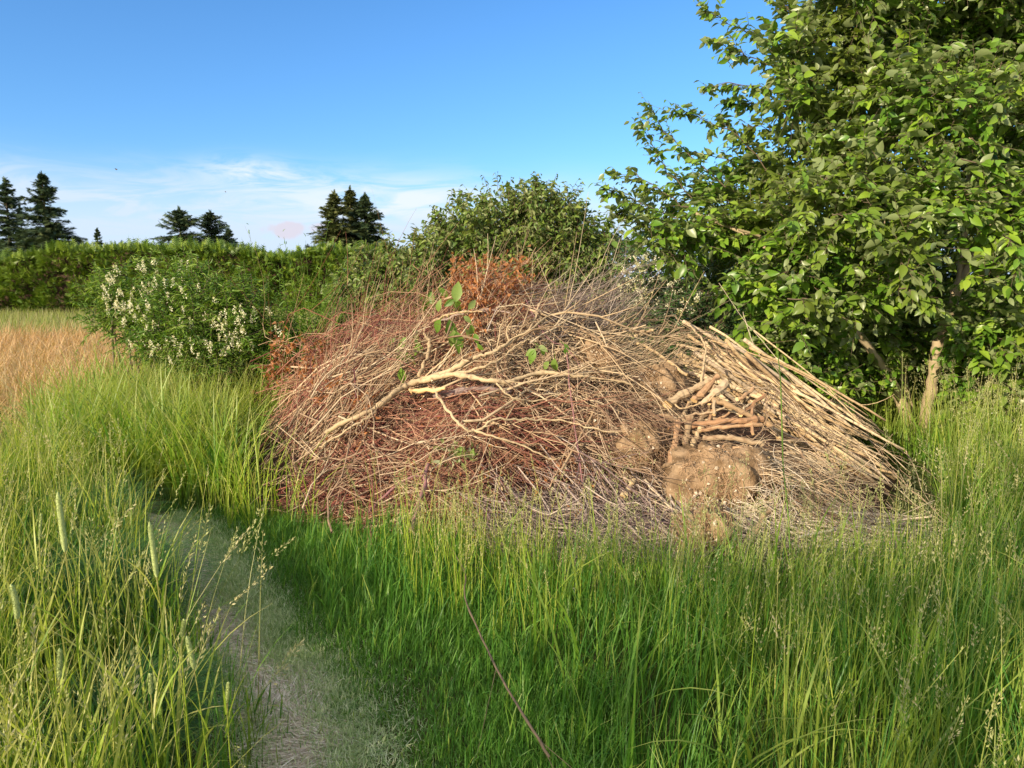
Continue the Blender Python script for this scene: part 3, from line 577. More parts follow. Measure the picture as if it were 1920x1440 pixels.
# ------------------------------------------------------------------ woody plants
def shoots(g, b, d, L, nleaf, lsize, tw, lv, tmpl, droop=.15, lr=.25, S=6, r0=.003, ldroop=.25, rnd=None, spread=.9):
    """b bases, d directions, L lengths -> twigs in acc tw and leaves in acc lv"""
    N = len(b); t = np.linspace(0, 1, S)[None, :, None]; cv = g.normal(size=(N, 1, 3))*.18
    f = lambda s: b[:, None]+L[:, None, None]*(d[:, None]*s+cv*s*s)+np.array([0, 0, -1.])*droop*L[:, None, None]*s*s
    C = f(t); tubes(tw, C, r0*np.linspace(1, .35, S)[None], g.random(N), 4)
    s = (np.arange(nleaf)+.8)[None, :, None]/(nleaf)+g.normal(size=(N, nleaf, 1))*.02; p = f(s); T = nrm(f(s+.02)-f(s-.02))
    up = np.array([0, 0, 1.]); sd = nrm(np.cross(T, up)+1e-6)*np.where(np.arange(nleaf) % 2 == 0, 1, -1)[None, :, None]
    dl = nrm(T*.55+sd*spread+g.normal(size=p.shape)*.38+np.array([0, 0, -ldroop])); nl = nrm(up*.7+g.normal(size=p.shape)*.5)
    sz = lsize*(1-.35*s[..., 0]**3)*g.uniform(1-lr*1.4, 1+lr, (N, nleaf)); rn = np.clip((g.random((N, 1)) if rnd is None else rnd[:, None])*.6+g.random((N, nleaf))*.4, 0, 1)
    inst(lv, *tmpl, p.reshape(-1, 3), dl.reshape(-1, 3), nl.reshape(-1, 3), sz.reshape(-1), rn.reshape(-1))
def lobes_fill(g, lobes, per, Lr, nleaf, lsize, tw, lv, tmpl, up=.35, **k):
    for (x, y, D, r) in lobes:
        c = P(float(x), float(y), D); rm = r/FPX*D; n_ = int(per*(rm/.4)**2)
        if n_ < 1: continue
        u_ = rdir(g, n_); b = c+u_*rm*(.15+.75*g.random((n_, 1))); d = nrm(u_*.75+np.array([0, 0, up])+g.normal(size=(n_, 3))*.35)
        b[:, 2] = np.maximum(b[:, 2], .12)
        shoots(g, b, d, g.uniform(*Lr, n_)*min(1, .55+rm), nleaf, lsize, tw, lv, tmpl, **k)
def leafy_line(g, pts, D, side_n, tw, lv, tmpl, lsize, L=(.15, .35), r0=.006, nleaf=8):
    pts = np.array(pts, float); Q = P(pts[:, 0], pts[:, 1], np.full(len(pts), D)); m = len(Q); t = np.linspace(0, m-1, 14); C = np.stack([np.interp(t, np.arange(m), Q[:, i]) for i in range(3)], -1)
    C += g.normal(size=C.shape)*.008; tubes(tw, C[None], r0*np.linspace(1, .3, 14)[None], np.array([.5]), 5)
    k = g.random(side_n)*11+1; b = np.stack([np.interp(k, np.arange(14), C[:, i]) for i in range(3)], -1); T = nrm(C[-1]-C[0]); d = nrm(T*.9+g.normal(size=(side_n, 3))*.5)
    shoots(g, b, d, g.uniform(*L, side_n)*(1-k/22), 6, lsize, tw, lv, tmpl, r0=.0022)
    # leaves along the leader itself
    b = C[2:-1]; shoots(g, b, np.repeat(T[None], len(b), 0)+g.normal(size=b.shape)*.25, np.full(len(b), .14), 3, lsize, tw, lv, tmpl, r0=.002)
# big tree on the right
g = np.random.default_rng(301); tb = G(1725., 850.)
tb = np.array([P(1725., 830., 7.2)[0], 7.2, 0.])
tree = empty('broadleaf_tree', tb, 'large broadleaf tree with sunlit pale trunks filling the right of the view', 'tree')
def wood(name, pts, r0, r1, mat='bark', parent=None, k=9):
    A = Acc(); g_ = np.random.default_rng(int(pts[0][0]*3+pts[-1][1])); pts = np.array(pts, float); Q = P(pts[:, 0], pts[:, 1], pts[:, 2]); m = len(Q); t = np.linspace(0, m-1, m*5)
    i = np.clip(t.astype(int), 0, m-2); f = (t-i)[:, None]; q = lambda j: Q[np.clip(i+j, 0, m-1)]; a, b, c, d = q(-1), q(0), q(1), q(2)
    C = .5*((2*b)+(-a+c)*f+(2*a-5*b+4*c-d)*f**2+(-a+3*b-3*c+d)*f**3)+g_.normal(size=(len(t), 3))*r0*.12
    tubes(A, C[None], (np.linspace(r0, r1, len(t))*(1+.06*g_.normal(size=len(t))))[None], np.array([g_.random()]), k); return part(A, name, M[mat], parent if parent is not None else tree)
wood('trunk', [(1730, 880, 7.0), (1738, 780, 6.95), (1750, 700, 6.9), (1768, 620, 6.9), (1795, 540, 6.95), (1810, 430, 7.1), (1820, 250, 7.2), (1800, 60, 7.2)], .065, .02)
wood('trunk', [(1715, 870, 7.05), (1700, 780, 7.0), (1680, 735, 7.0), (1655, 690, 6.9), (1620, 640, 6.8), (1585, 605, 6.7), (1545, 570, 6.6), (1470, 500, 6.6), (1400, 440, 6.7), (1300, 400, 6.9)], .055, .014)
wood('limb', [(1705, 830, 7.1), (1706, 780, 7.1), (1690, 700, 7.2), (1670, 600, 7.2), (1665, 450, 7.2), (1660, 300, 7.1), (1650, 230, 7.1), (1620, 60, 7.1)], .05, .014)
wood('limb', [(1790, 560, 6.95), (1850, 430, 6.9), (1900, 350, 6.9), (1960, 200, 6.9)], .035, .012)
wood('limb', [(1655, 400, 7.1), (1590, 300, 7.), (1500, 190, 6.9), (1440, 110, 6.9)], .025, .006)
wood('limb', [(1810, 500, 7.), (1870, 480, 6.9), (1920, 460, 6.8)], .02, .006)
wood('limb', [(1620, 640, 6.8), (1560, 560, 6.7), (1480, 470, 6.7), (1385, 430, 6.6)], .022, .01)
wood('limb', [(1715, 860, 7.1), (1780, 800, 7.3), (1850, 720, 7.5), (1930, 600, 7.6)], .03, .01, 'dark_bark')
LB2 = [(1500, 700, 6.7, 50), (1560, 735, 6.7, 42), (1840, 745, 6.6, 42), (1880, 760, 6.5, 60), (1620, 690, 7.1, 45), (1600, 560, 6.3, 45), (1690, 630, 7.3, 50), (1840, 640, 6.4, 45), (1450, 655, 6.7, 45), (1690, 700, 7.6, 55), (1765, 690, 7.6, 50), (1540, 650, 6.9, 50), (1610, 640, 7.1, 50), (1960, 790, 7.2, 50), (1700, 780, 7.5, 45), (1840, 680, 6.8, 50), (1900, 660, 6.6, 55), (1480, 740, 7.2, 40)]
LB = [(1560, 60, 7, 85), (1480, 100, 6.9, 55), (1660, 60, 7.2, 100), (1780, 70, 7, 110), (1900, 90, 7, 110), (1570, 165, 6.8, 75), (1500, 190, 6.9, 55), (1690, 180, 6.8, 95), (1800, 210, 6.6, 95), (1920, 240, 6.6, 100),
      (1580, 270, 6.8, 80), (1480, 325, 6.9, 62), (1400, 350, 7, 55), (1310, 375, 7, 55), (1235, 405, 7.1, 38), (1510, 395, 6.5, 85), (1400, 430, 6.6, 75), (1290, 445, 6.9, 62), (1220, 450, 7, 34), (1640, 370, 6.3, 90), (1750, 370, 6.1, 80), (1880, 400, 6.2, 80),
      (1490, 500, 6.3, 70), (1410, 540, 6.4, 62), (1630, 500, 6.0, 62), (1700, 470, 5.9, 55), (1500, 590, 6.6, 45), (1480, 640, 6.6, 55), (1670, 590, 7.2, 55), (1850, 600, 6.5, 55), (1890, 600, 6.4, 75),
      (1700, 560, 7.2, 40), (1860, 690, 6.6, 62), (1800, 690, 7.4, 45), (1580, 690, 7.4, 45), (1530, 720, 7.0, 40), (1640, 700, 7.6, 45), (1860, 510, 6.1, 40), (1700, 650, 7.4, 45), (1430, 610, 6.9, 45), (1920, 740, 6.8, 50),
      (1610, -60, 7, 100), (1760, -80, 7, 110), (1920, -90, 7, 120), (2040, 60, 7, 120), (2060, 260, 6.9, 120), (2040, 440, 6.8, 110), (2060, 640, 6.8, 100), (2180, 150, 7.2, 140), (2200, 400, 7.2, 150)]
BK = [(1500, 420, 8.2, 110), (1620, 250, 8.2, 120), (1700, 100, 8.3, 120), (1850, 150, 8.2, 130), (1780, 330, 8.4, 130), (1900, 420, 8.3, 130), (1640, 430, 8.3, 120), (1420, 480, 8.2, 90), (1560, 560, 8.2, 110), (1700, 560, 8.3, 110), (1850, 600, 8.3, 120), (1480, 620, 8.4, 90), (1620, 700, 8.4, 90), (1760, 700, 8.4, 90), (1900, 720, 8.4, 100), (1340, 470, 8.2, 70), (1950, 300, 8.6, 150)]
tw, lv = Acc(), Acc()
LB = [(x_, y_, D_+g.uniform(-.45, .35), r_*.86) for x_, y_, D_, r_ in LB]
lobes_fill(g, LB, 135, (.2, .46), 9, .105, tw, lv, LEAF_OV, up=.25, lr=.38)
lobes_fill(g, LB2, 190, (.2, .4), 8, .10, tw, lv, LEAF_OV, up=.1, lr=.35)
lobes_fill(g, BK, 60, (.25, .5), 8, .12, tw, lv, LEAF_OV, up=.25)
for pts, D in [([(1500, 120), (1430, 75), (1370, 45), (1318, 18)], 6.8), ([(1510, 160), (1440, 120), (1380, 95), (1330, 75)], 6.7), ([(1500, 190), (1420, 160), (1360, 155), (1318, 172)], 6.8), ([(1450, 330), (1380, 250), (1300, 215), (1250, 210)], 6.8), ([(1360, 350), (1290, 290), (1240, 235), (1215, 192)], 6.7), ([(1300, 370), (1250, 320), (1215, 260), (1200, 225)], 6.9),
               ([(1290, 390), (1230, 350), (1190, 330), (1150, 335)], 6.8), ([(1280, 410), (1210, 385), (1170, 365), (1128, 355)], 6.7), ([(1440, 330), (1400, 270), (1370, 240), (1355, 220)], 7.), ([(1270, 440), (1215, 425), (1180, 400), (1160, 400)], 6.9), ([(1520, 60), (1480, 20), (1450, -20)], 6.9), ([(1450, 350), (1400, 310), (1330, 290), (1270, 285)], 7.1), ([(1560, 280), (1480, 250), (1420, 235), (1400, 240)], 6.9), ([(1540, 210), (1460, 205), (1400, 195), (1370, 185)], 7.)]:
    leafy_line(g, pts, D, 12, tw, lv, LEAF_OV, .088)
# low foreground sprays hanging toward the viewer
for pts, D in [([(1700, 420), (1740, 400), (1790, 395), (1830, 400)], 5.5), ([(1690, 540), (1730, 560), (1760, 580)], 5.6), ([(1880, 440), (1905, 470), (1900, 520)], 5.4), ([(1560, 400), (1600, 405), (1640, 420)], 5.6), ([(1480, 560), (1520, 560), (1560, 590)], 5.8), ([(1800, 300), (1850, 310), (1900, 330)], 5.7)]:
    leafy_line(g, pts, D, 5, tw, lv, LEAF_OV, .10, L=(.1, .22))
part(tw, 'twigs', M['dark_bark'], tree); part(lv, 'foliage', M['tree_leaf'], tree)
# middle shrub
def shrub(name, label, cat, bx, by, D, lobes, per, Lr, nleaf, ls, tmpl, lm, wm='dark_bark', seed=1, stems=10, lines=(), **k):
    g = np.random.default_rng(seed); b = P(float(bx), float(by), D); b[2] = 0
    root = empty(name, b, label, cat); tw, lv = Acc(), Acc(); lobes_fill(g, lobes, per, Lr, nleaf, ls, tw, lv, tmpl, **k)
    for pts, DD in lines: leafy_line(g, pts, DD, 9, tw, lv, tmpl, ls, r0=.004)
    cs = np.array([P(float(x), float(y), d) for x, y, d, r in lobes]); i = g.integers(0, len(cs), stems); t = np.linspace(0, 1, 8)[None, :, None]
    b0 = b+np.concatenate([g.normal(size=(stems, 2))*.25, np.zeros((stems, 1))], 1); C = b0[:, None]*(1-t)+cs[i][:, None]*t; C[..., 2] += .15*np.sin(t*PI)[..., 0]; C += g.normal(size=C.shape)*.02
    A = Acc(); tubes(A, C, g.uniform(.012, .025, stems)[:, None]*np.linspace(1, .35, 8)[None], g.random(stems), 6); part(A, 'stems', M[wm], root)
    part(tw, 'twigs', M[wm], root); part(lv, 'foliage', M[lm], root); return root
shrub('leafy_shrub', 'tall rounded green shrub rising behind the top of the pile', 'shrub', 980, 640, 9.4,
      [(880, 440, 9.2, 62), (960, 425, 9.2, 68), (1040, 430, 9.3, 66), (1100, 470, 9.3, 55), (850, 500, 9.1, 60), (930, 500, 9., 66), (1010, 505, 9., 66), (1080, 530, 9., 60), (1130, 520, 9.2, 40), (1000, 390, 9.4, 42), (1060, 400, 9.4, 36), (830, 445, 9.3, 30), (950, 580, 9.3, 70), (1060, 600, 9.4, 70), (870, 580, 9.3, 60), (960, 450, 9.9, 90), (1060, 470, 9.9, 80), (860, 480, 9.9, 70), (1140, 480, 9.5, 38), (1150, 560, 9.4, 45)],
      120, (.2, .42), 7, .09, LEAF_DR, 'dog_leaf', seed=401, up=.55, ldroop=.6,
      lines=[([(985, 420), (995, 380), (1003, 342)], 9.3), ([(965, 410), (960, 385), (958, 368)], 9.3), ([(880, 430), (872, 395), (868, 368)], 9.3), ([(1040, 420), (1040, 390), (1035, 365)], 9.3), ([(1080, 450), (1085, 410), (1080, 388)], 9.2), ([(905, 430), (905, 400), (902, 378)], 9.2), ([(835, 450), (825, 420), (820, 400)], 9.2), ([(1120, 480), (1135, 440), (1140, 405)], 9.2), ([(1020, 400), (1020, 370), (1012, 350)], 9.4)])
shrub('leafy_shrub', 'lower spreading green shrub left of the tall one behind the pile', 'shrub', 740, 700, 8.8,
      [(800, 490, 8.8, 45), (750, 510, 8.7, 48), (700, 520, 8.7, 48), (660, 540, 8.8, 40), (780, 550, 8.5, 50), (720, 575, 8.5, 52), (660, 600, 8.4, 46), (630, 630, 8.3, 36), (800, 600, 8.6, 50), (700, 630, 8.5, 50), (760, 640, 8.6, 50), (640, 560, 9, 30), (840, 560, 8.7, 40), (620, 660, 8.5, 36)],
      130, (.16, .34), 7, .08, LEAF_DR, 'dog_leaf', seed=402, up=.5, ldroop=.6, lines=[([(740, 500), (732, 475), (728, 460)], 8.7), ([(800, 470), (790, 455), (788, 448)], 8.7), ([(690, 500), (680, 485), (678, 478)], 8.8)])
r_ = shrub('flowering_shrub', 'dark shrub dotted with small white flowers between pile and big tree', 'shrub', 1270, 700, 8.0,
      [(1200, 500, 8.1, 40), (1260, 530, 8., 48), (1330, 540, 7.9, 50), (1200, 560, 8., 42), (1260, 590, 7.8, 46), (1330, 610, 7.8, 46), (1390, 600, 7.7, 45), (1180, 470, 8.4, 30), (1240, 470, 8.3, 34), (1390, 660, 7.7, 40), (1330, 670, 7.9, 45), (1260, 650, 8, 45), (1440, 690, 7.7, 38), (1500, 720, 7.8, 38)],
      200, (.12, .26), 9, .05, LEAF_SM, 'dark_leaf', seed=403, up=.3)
g = np.random.default_rng(404)
def petals(c, g, n, sp, sz, up=(0, -.4, .6)):
    A = Acc(); p = c+g.normal(size=(n, 3))*sp; d = nrm(g.normal(size=(n, 3))+np.array([0, -.5, .3])); inst(A, *LEAF_SM, p, d, rdir(g, n), np.stack([np.full(n, sz*1.6), np.full(n, sz), np.full(n, sz)], 1)*g.uniform(.7, 1.2, (n, 1)), g.random(n)); return A
for i in range(90):
    if i < 62: q = blob(1, g, 1250, 535, 95, 62)[0]
    else: q = blob(1, g, 1195, 525, 40, 50)[0]
    c = P(q[0], q[1], 7.62+.10*g.random()); part(petals(c, g, 16, .014, .018), 'flower', M['white' if g.random() < .8 else 'cream'], r_)
# left flowering shrub with upright white panicles
def panshrub(label, bx, by, D, lobes, panicles, seed, per=80):
    r_ = shrub('blossoming_shrub', label, 'shrub', bx, by, D, lobes, per*1.9, (.2, .5), 13, .085, LEAF_NA, 'fine_leaf', seed=seed, up=.7)
    g = np.random.default_rng(seed+1)
    for q in panicles:
        c = P(q[0], q[1], q[2]); m = 26; s = g.random(m); h = g.uniform(.05, .10)
        dir_ = np.array([g.normal()*.15, -.05, 1.]); p = c+dir_*(s[:, None]-.5)*h+g.normal(size=(m, 3))*(.015*(1.1-s))[:, None]
        A = Acc(); inst(A, *LEAF_SM, p, rdir(g, m), rdir(g, m), np.stack([np.full(m, .024), np.full(m, .017), np.full(m, .015)], 1), g.random(m)); part(A, 'flower_panicle', M['white'], r_)
g = np.random.default_rng(411)
pan = [(*blob(1, g, 345, 600, 130, 70, -12)[0], 7.35+.2*g.random()) for _ in range(46)]+[(*blob(1, g, 470, 610, 60, 50)[0], 7.4+.2*g.random()) for _ in range(20)]+[(*blob(1, g, 340, 655, 60, 22)[0], 7.3+.2*g.random()) for _ in range(14)]
panshrub('feathery green shrub with scattered white flower panicles left of the pile', 400, 740, 8.0,
         [(330, 560, 7.9, 42), (390, 575, 7.8, 45), (440, 590, 7.8, 42), (300, 610, 7.8, 40), (360, 630, 7.7, 46), (420, 640, 7.7, 46), (480, 620, 7.8, 42), (300, 660, 7.8, 36), (360, 690, 7.7, 42), (430, 700, 7.7, 44), (490, 680, 7.8, 42), (530, 640, 7.9, 34), (360, 530, 8.1, 30), (460, 560, 8.1, 28), (540, 690, 7.9, 34)], pan, 412, 95)
pan = [(*blob(1, g, x, y, rx, ry)[0], 8.45+.2*g.random()) for x, y, rx, ry, n in ((208, 545, 22, 48, 20), (222, 570, 26, 24, 10), (275, 515, 20, 36, 16), (262, 550, 22, 12, 8), (345, 510, 13, 18, 12), (250, 640, 30, 10, 6)) for _ in range(n)]
panshrub('row of tall upright stems crowded with white panicles before the hedge', 270, 650, 9.0,
         [(215, 560, 8.9, 34), (212, 520, 8.9, 16), (275, 560, 8.9, 34), (275, 510, 8.9, 20), (335, 550, 9, 34), (345, 510, 9, 18), (240, 600, 8.9, 40), (300, 600, 8.9, 40), (190, 600, 9, 30), (180, 560, 9.1, 24), (250, 635, 8.8, 34)], pan, 414, 90)
# tall leafy weeds
for sd, lab, x0, y0, D in [(421, 'clump of tall light green weeds between flowering shrub and pile', 575, 620, 8.0), (422, 'shorter light green weed clump at the right edge of the flowering shrub', 520, 640, 8.3)]:
    g = np.random.default_rng(sd); n_ = 70; bx = P(x0+g.normal(size=n_)*28, np.full(n_, 700.), D+g.normal(size=n_)*.25); top = P(x0+g.normal(size=n_)*34, y0-70+g.normal(size=n_)*22, D+g.normal(size=n_)*.2)
    bx[:, 2] = 0; root = empty('leafy_weed', bx.mean(0), lab, 'weed'); tw, lv = Acc(), Acc(); d = top-bx; L = np.linalg.norm(d, axis=1)
    shoots(g, bx, d/L[:, None], L, 44, .075, tw, lv, LEAF_NA, droop=.02, r0=.004, S=8, ldroop=-.1); part(tw, 'stems', M['weed_leaf'], root); part(lv, 'leaves', M['weed_leaf'], root)
g = np.random.default_rng(451); A = Acc(); m = 1500; c = blob(m, g, 900, 770, 330, 240); p = onpile(c[:, 0], c[:, 1]); k = H(p[:, 0], p[:, 1]) > .1; p = p[k]; m = len(p); p = p+nrm(CAM-p)*g.uniform(-.05, .10, (m, 1))
inst(A, *LEAF_DR, p, nrm(g.normal(size=(m, 3))+np.array([0, 0, -.4])), rdir(g, m), g.uniform(.015, .045, m), g.random(m)); tag(A.build('leaf_scraps', M['dead_leaf']), 'brown leaf scraps caught all over the twigs of the pile', 'leaves', kind='stuff')
g = np.random.default_rng(452)
for i in range(18):
    c = blob(1, g, 1330, 775, 85, 65)[0]; L = g.uniform(22, 60); a = R(g.choice([75, 100, -5, 5, 30, -20])+g.normal()*12); d = np.array([math.cos(a), -math.sin(a)])*L/2; r = g.uniform(.008, .018); A = Acc(); pts = np.array([c-d, c-d*.3, c+d*.3, c+d])+g.normal(size=(4, 2))*1.5
    C = limb(A, pts, r, r*g.uniform(.5, 1), g.random(), g.uniform(.12, .2), 6, 3, g, 0, 1)
    tag(A.build('wood_chunk', [M['orange_wood'] if g.random() < .4 else M['log'], M['cut']], origin=tuple(C[0]), smooth=False), 'small splintered wood piece jumbled in the log heap beside the pole bundle', 'wood piece', 'splintered wood pieces in the log heap')
# wilted green leaves in the grass in front of the pile
g = np.random.default_rng(431); A = Acc(); m = 60; c = blob(m, g, 850, 850, 50, 20); p = onpile(c[:, 0], c[:, 1]); p = p+nrm(CAM-p)*.12
inst(A, *LEAF_DR, p, nrm(g.normal(size=(m, 3))+np.array([0, 0, -.6])), rdir(g, m), g.uniform(.03, .06, m), .6+.4*g.random(m)); tag(A.build('wilted_leaves', M['green_leaf']), 'wilted pale green leaves on the pile above the tall grass', 'leaves', kind='stuff')
# undergrowth behind tree and pile
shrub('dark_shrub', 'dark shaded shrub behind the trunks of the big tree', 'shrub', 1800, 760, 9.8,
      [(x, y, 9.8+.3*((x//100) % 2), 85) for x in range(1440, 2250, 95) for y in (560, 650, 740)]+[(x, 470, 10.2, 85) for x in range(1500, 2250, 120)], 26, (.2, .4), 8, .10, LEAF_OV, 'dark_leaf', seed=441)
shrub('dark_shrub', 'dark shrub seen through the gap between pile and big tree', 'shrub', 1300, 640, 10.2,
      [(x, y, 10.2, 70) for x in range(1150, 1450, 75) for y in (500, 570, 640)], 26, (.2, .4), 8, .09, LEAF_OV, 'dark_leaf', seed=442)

# ------------------------------------------------------------------ spruce hedge and spruces
g = np.random.default_rng(501)
hx0, hx1 = -30., 3.; hy = lambda x: 25.2+.06*(x+15)*-1
A = Acc(); n_ = 46000; x = g.uniform(hx0, hx1, n_); face = g.random(n_); top = face > .80; back = (face < .10)
htop = lambda x: 2.42+.42*(vn(x, x*0, 2.4, 31)-.5)+.22*(vn(x, x*0, .6, 32)-.5)+np.where(x > -7, .05, 0)
z = g.random(n_)*htop(x); y = hy(x)+np.where(back, 1.6, 0)-.12+.8*(vn(x, z, .5, 33)-.5)+.3*g.random(n_); z = np.where(top, htop(x)+.05*g.normal(size=n_), z); y = np.where(top, hy(x)+g.random(n_)*1.6, y)
nd_ = np.stack([np.zeros(n_), np.where(back, 1., -1.)*np.where(top, .3, 1), np.where(top, 1., .35)], 1)
sp = []; st_ = []; sf = []
for i in range(7):                                   # a flat spray: paired needles twigs
    s = i/7; 
    for sg in (-1, 1):
        k = len(sp); L = .42*(1-s*.75); sp += [(0, s*.8, 0), (0, s*.8+.10, 0), (sg*L, s*.8+.35*L+.10, -.10*L)]; st_ += [s]*3; sf.append((k, k+1, k+2) if sg < 0 else (k, k+2, k+1))
k = len(sp); sp += [(-.04, 0, 0), (.04, 0, 0), (0, 1.05, -.05)]; st_ += [0, 0, 1]; sf.append((k, k+1, k+2))
SPR = (np.array(sp, float), np.array(sf), np.array(st_))
d = nrm(nd_+g.normal(size=(n_, 3))*.55+np.array([0, 0, .25])); inst(A, *SPR, np.stack([x, y, z], 1), d, nrm(np.array([0, -.7, .8])+g.normal(size=(n_, 3))*.5), g.uniform(.12, .27, n_), g.random(n_))
n2_ = 700; x = g.uniform(hx0, hx1, n2_); inst(A, *SPR, np.stack([x, hy(x)+g.random(n2_)*1.2, htop(x)-.05], 1), nrm(np.array([0, 0, 1.])+g.normal(size=(n2_, 3))*.3), rdir(g, n2_), g.uniform(.25, .6, n2_), g.random(n2_))
root = empty('spruce_hedge', (-13, 25.5, 0), 'long clipped green spruce hedge running across the far side of the field', 'hedge'); part(A, 'foliage', M['hedge_leaf'], root)
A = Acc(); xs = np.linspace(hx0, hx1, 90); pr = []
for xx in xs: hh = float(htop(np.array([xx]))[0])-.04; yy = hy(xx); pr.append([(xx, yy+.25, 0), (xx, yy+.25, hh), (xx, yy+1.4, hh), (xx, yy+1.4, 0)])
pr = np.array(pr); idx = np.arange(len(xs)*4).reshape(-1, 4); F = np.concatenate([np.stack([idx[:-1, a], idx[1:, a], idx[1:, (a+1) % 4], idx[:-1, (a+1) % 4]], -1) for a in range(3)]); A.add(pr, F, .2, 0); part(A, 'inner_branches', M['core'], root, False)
def spruce(label, px, ytop, D, wpx, lm, seed, dens=1., ragged=.35, group=None, skirt=1.):
    ragged = ragged*1.6
    g = np.random.default_rng(seed); t_ = P(float(px), float(ytop), D); Ht = t_[2]; b = np.array([t_[0], D, 0.]); Wd = wpx/FPX*D/2
    root = empty('spruce_tree', b, label, 'tree', group); A = Acc(); C = np.stack([b+(t_-b)*s for s in np.linspace(0, 1, 9)]); tubes(A, C[None], np.linspace(.16, .02, 9)[None]*Ht/8, np.array([.4]), 6); part(A, 'trunk', M['dark_bark'], root)
    nb = int(190*dens); zf = .12+.87*g.random(nb)**.85; ln = 1.35*Wd*np.minimum(1, (1-zf)*1.55+.04)*g.uniform(1-ragged, 1+ragged*.5, nb); a = g.random(nb)*2*PI
    p0 = b+np.array([0, 0, 1])*(zf*Ht)[:, None]; dh = np.stack([np.cos(a), np.sin(a), np.zeros(nb)], 1); t = np.linspace(0, 1, 6)[None, :, None]
    up0 = np.where(zf > .75, .55, .12)[:, None, None]; Cc = p0[:, None]+dh[:, None]*ln[:, None, None]*t; Cc[..., 2:] += ln[:, None, None]*(up0*t-.30*t*t+.14*t**3)
    A = Acc(); tubes(A, Cc, .02*Ht/9*np.linspace(1, .3, 6)[None], g.random(nb), 3); part(A, 'branches', M['dark_bark'], root)
    m = 22; i = np.repeat(np.arange(nb), m); s = g.random(nb*m)**.8; k = s*5; k0 = np.clip(k.astype(int), 0, 4); f = (k-k0)[:, None]; p = Cc[i, k0]*(1-f)+Cc[i, k0+1]*f
    sd = np.cross(dh, [0, 0, 1])[i]*np.where(g.random(nb*m) < .5, 1, -1)[:, None]; d = nrm(dh[i]*.8+sd*.8+np.array([0, 0, -.15])+g.normal(size=(nb*m, 3))*.3)
    A = Acc(); inst(A, *SPR, p, d, nrm(np.array([0, 0, 1.])+g.normal(size=(nb*m, 3))*.5), (ln[i]*.20+.16+.14*(1-s))*g.uniform(.7, 1.2, nb*m)*(Ht/9)**.3, g.random(nb*m)); 
    q = 14; inst(A, *SPR, np.repeat(t_[None], q, 0)-np.array([0, 0, 1])*g.random((q, 1))*Ht*.06, nrm(np.array([0, 0, 1.4])+g.normal(size=(q, 3))*.4), rdir(g, q), np.full(q, .35), g.random(q)); part(A, 'foliage', M[lm], root)
spruce('dark spruce cut off by the left edge of the photo', 8, 335, 52, 95, 'spruce_leaf', 601, 1., .4)
spruce('sparse thin spruce between the two dark spruces at far left', 36, 385, 55, 44, 'spruce_leaf', 602, .35, .5)
spruce('tall dark spruce second from the left edge with drooping skirts', 78, 325, 50, 100, 'spruce_leaf', 603, 1.5, .35)
spruce('tiny lone spruce tip showing above the hedge', 182, 430, 75, 34, 'spruce_leaf', 604, .8, .3)
spruce('ragged dark spruce left in the middle trio above the hedge', 335, 392, 50, 125, 'spruce_leaf', 605, 1.3, .45)
spruce('bushy spruce in the centre of the middle trio above the hedge', 394, 398, 52, 120, 'spruce_leaf', 606, 1.3, .4)
spruce('small bluish spruce right in the middle trio above the hedge', 428, 430, 58, 62, 'spruce_leaf', 607, .9, .3)
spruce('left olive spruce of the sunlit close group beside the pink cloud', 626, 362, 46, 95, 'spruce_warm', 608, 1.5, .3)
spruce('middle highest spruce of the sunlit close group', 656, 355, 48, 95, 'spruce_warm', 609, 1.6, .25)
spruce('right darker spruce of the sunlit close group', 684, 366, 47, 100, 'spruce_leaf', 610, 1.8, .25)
# birds: tiny specks far off
def bird(label, px, py, D, s):
    c = P(float(px), float(py), D); A = Acc(); t = np.linspace(-1, 1, 9)
    B = c+np.stack([t*.09*s, t*0, -t*.02*s], 1); tubes(A, B[None], (np.array([.01, .3, .7, 1, 1, .85, .6, .3, .12])*.03*s)[None], np.array([.5]), 8)
    for sg in (-1, 1):
        W = c+np.stack([np.linspace(0, -.04, 5)*s, sg*np.linspace(0, .2, 5)*s, np.array([0, .05, .07, .06, .03])*s], 1); ribbons(A, W[None], np.array([[.06, .06, .05, .035, .01]])*s, np.array([[1., 0, 0]]), np.array([.5]))
    tag(A.build('bird', M['dark_bark'], origin=tuple(c)), label, 'bird')
bird('small dark bird flying high above the left end of the hedge', 218, 318, 45, .9)
bird('faint tiny bird flying above the middle spruces', 423, 360, 60, .8)

# ------------------------------------------------------------------ grass
def blades(acc, g, x, y, h, w_, lean, curve, az=None, S=6, z0=None, rnd=None, tipw=.12, twist=True):
    N = len(x); az = g.random(N)*2*PI if az is None else az; th = lean[:, None]+curve[:, None]*np.linspace(0, 1, S-1)[None]**1.3
    ds = (h/(S-1))[:, None]; hx = np.concatenate([np.zeros((N, 1)), np.cumsum(np.sin(th)*ds, 1)], 1); hz_ = np.concatenate([np.zeros((N, 1)), np.cumsum(np.cos(th)*ds, 1)], 1)
    z0 = gz(x, y) if z0 is None else z0
    C = np.stack([x[:, None]+np.cos(az)[:, None]*hx, y[:, None]+np.sin(az)[:, None]*hx, z0[:, None]+np.maximum(hz_, -.0+.012)], -1)
    a2 = az+PI/2+(g.normal(size=N)*.6 if twist else 0); side = np.stack([np.cos(a2), np.sin(a2), g.normal(size=N)*.15], 1)
    pr_ = np.interp(np.linspace(0, 1, S), [0, .15, .5, .8, 1], [.75, 1, .95, .6, tipw]); ribbons(acc, C, w_[:, None]*pr_[None], nrm(side), g.random(N) if rnd is None else rnd)
    return C
TUS = [G(135., 1200.), G(95., 1050.), G(225., 1420.)]
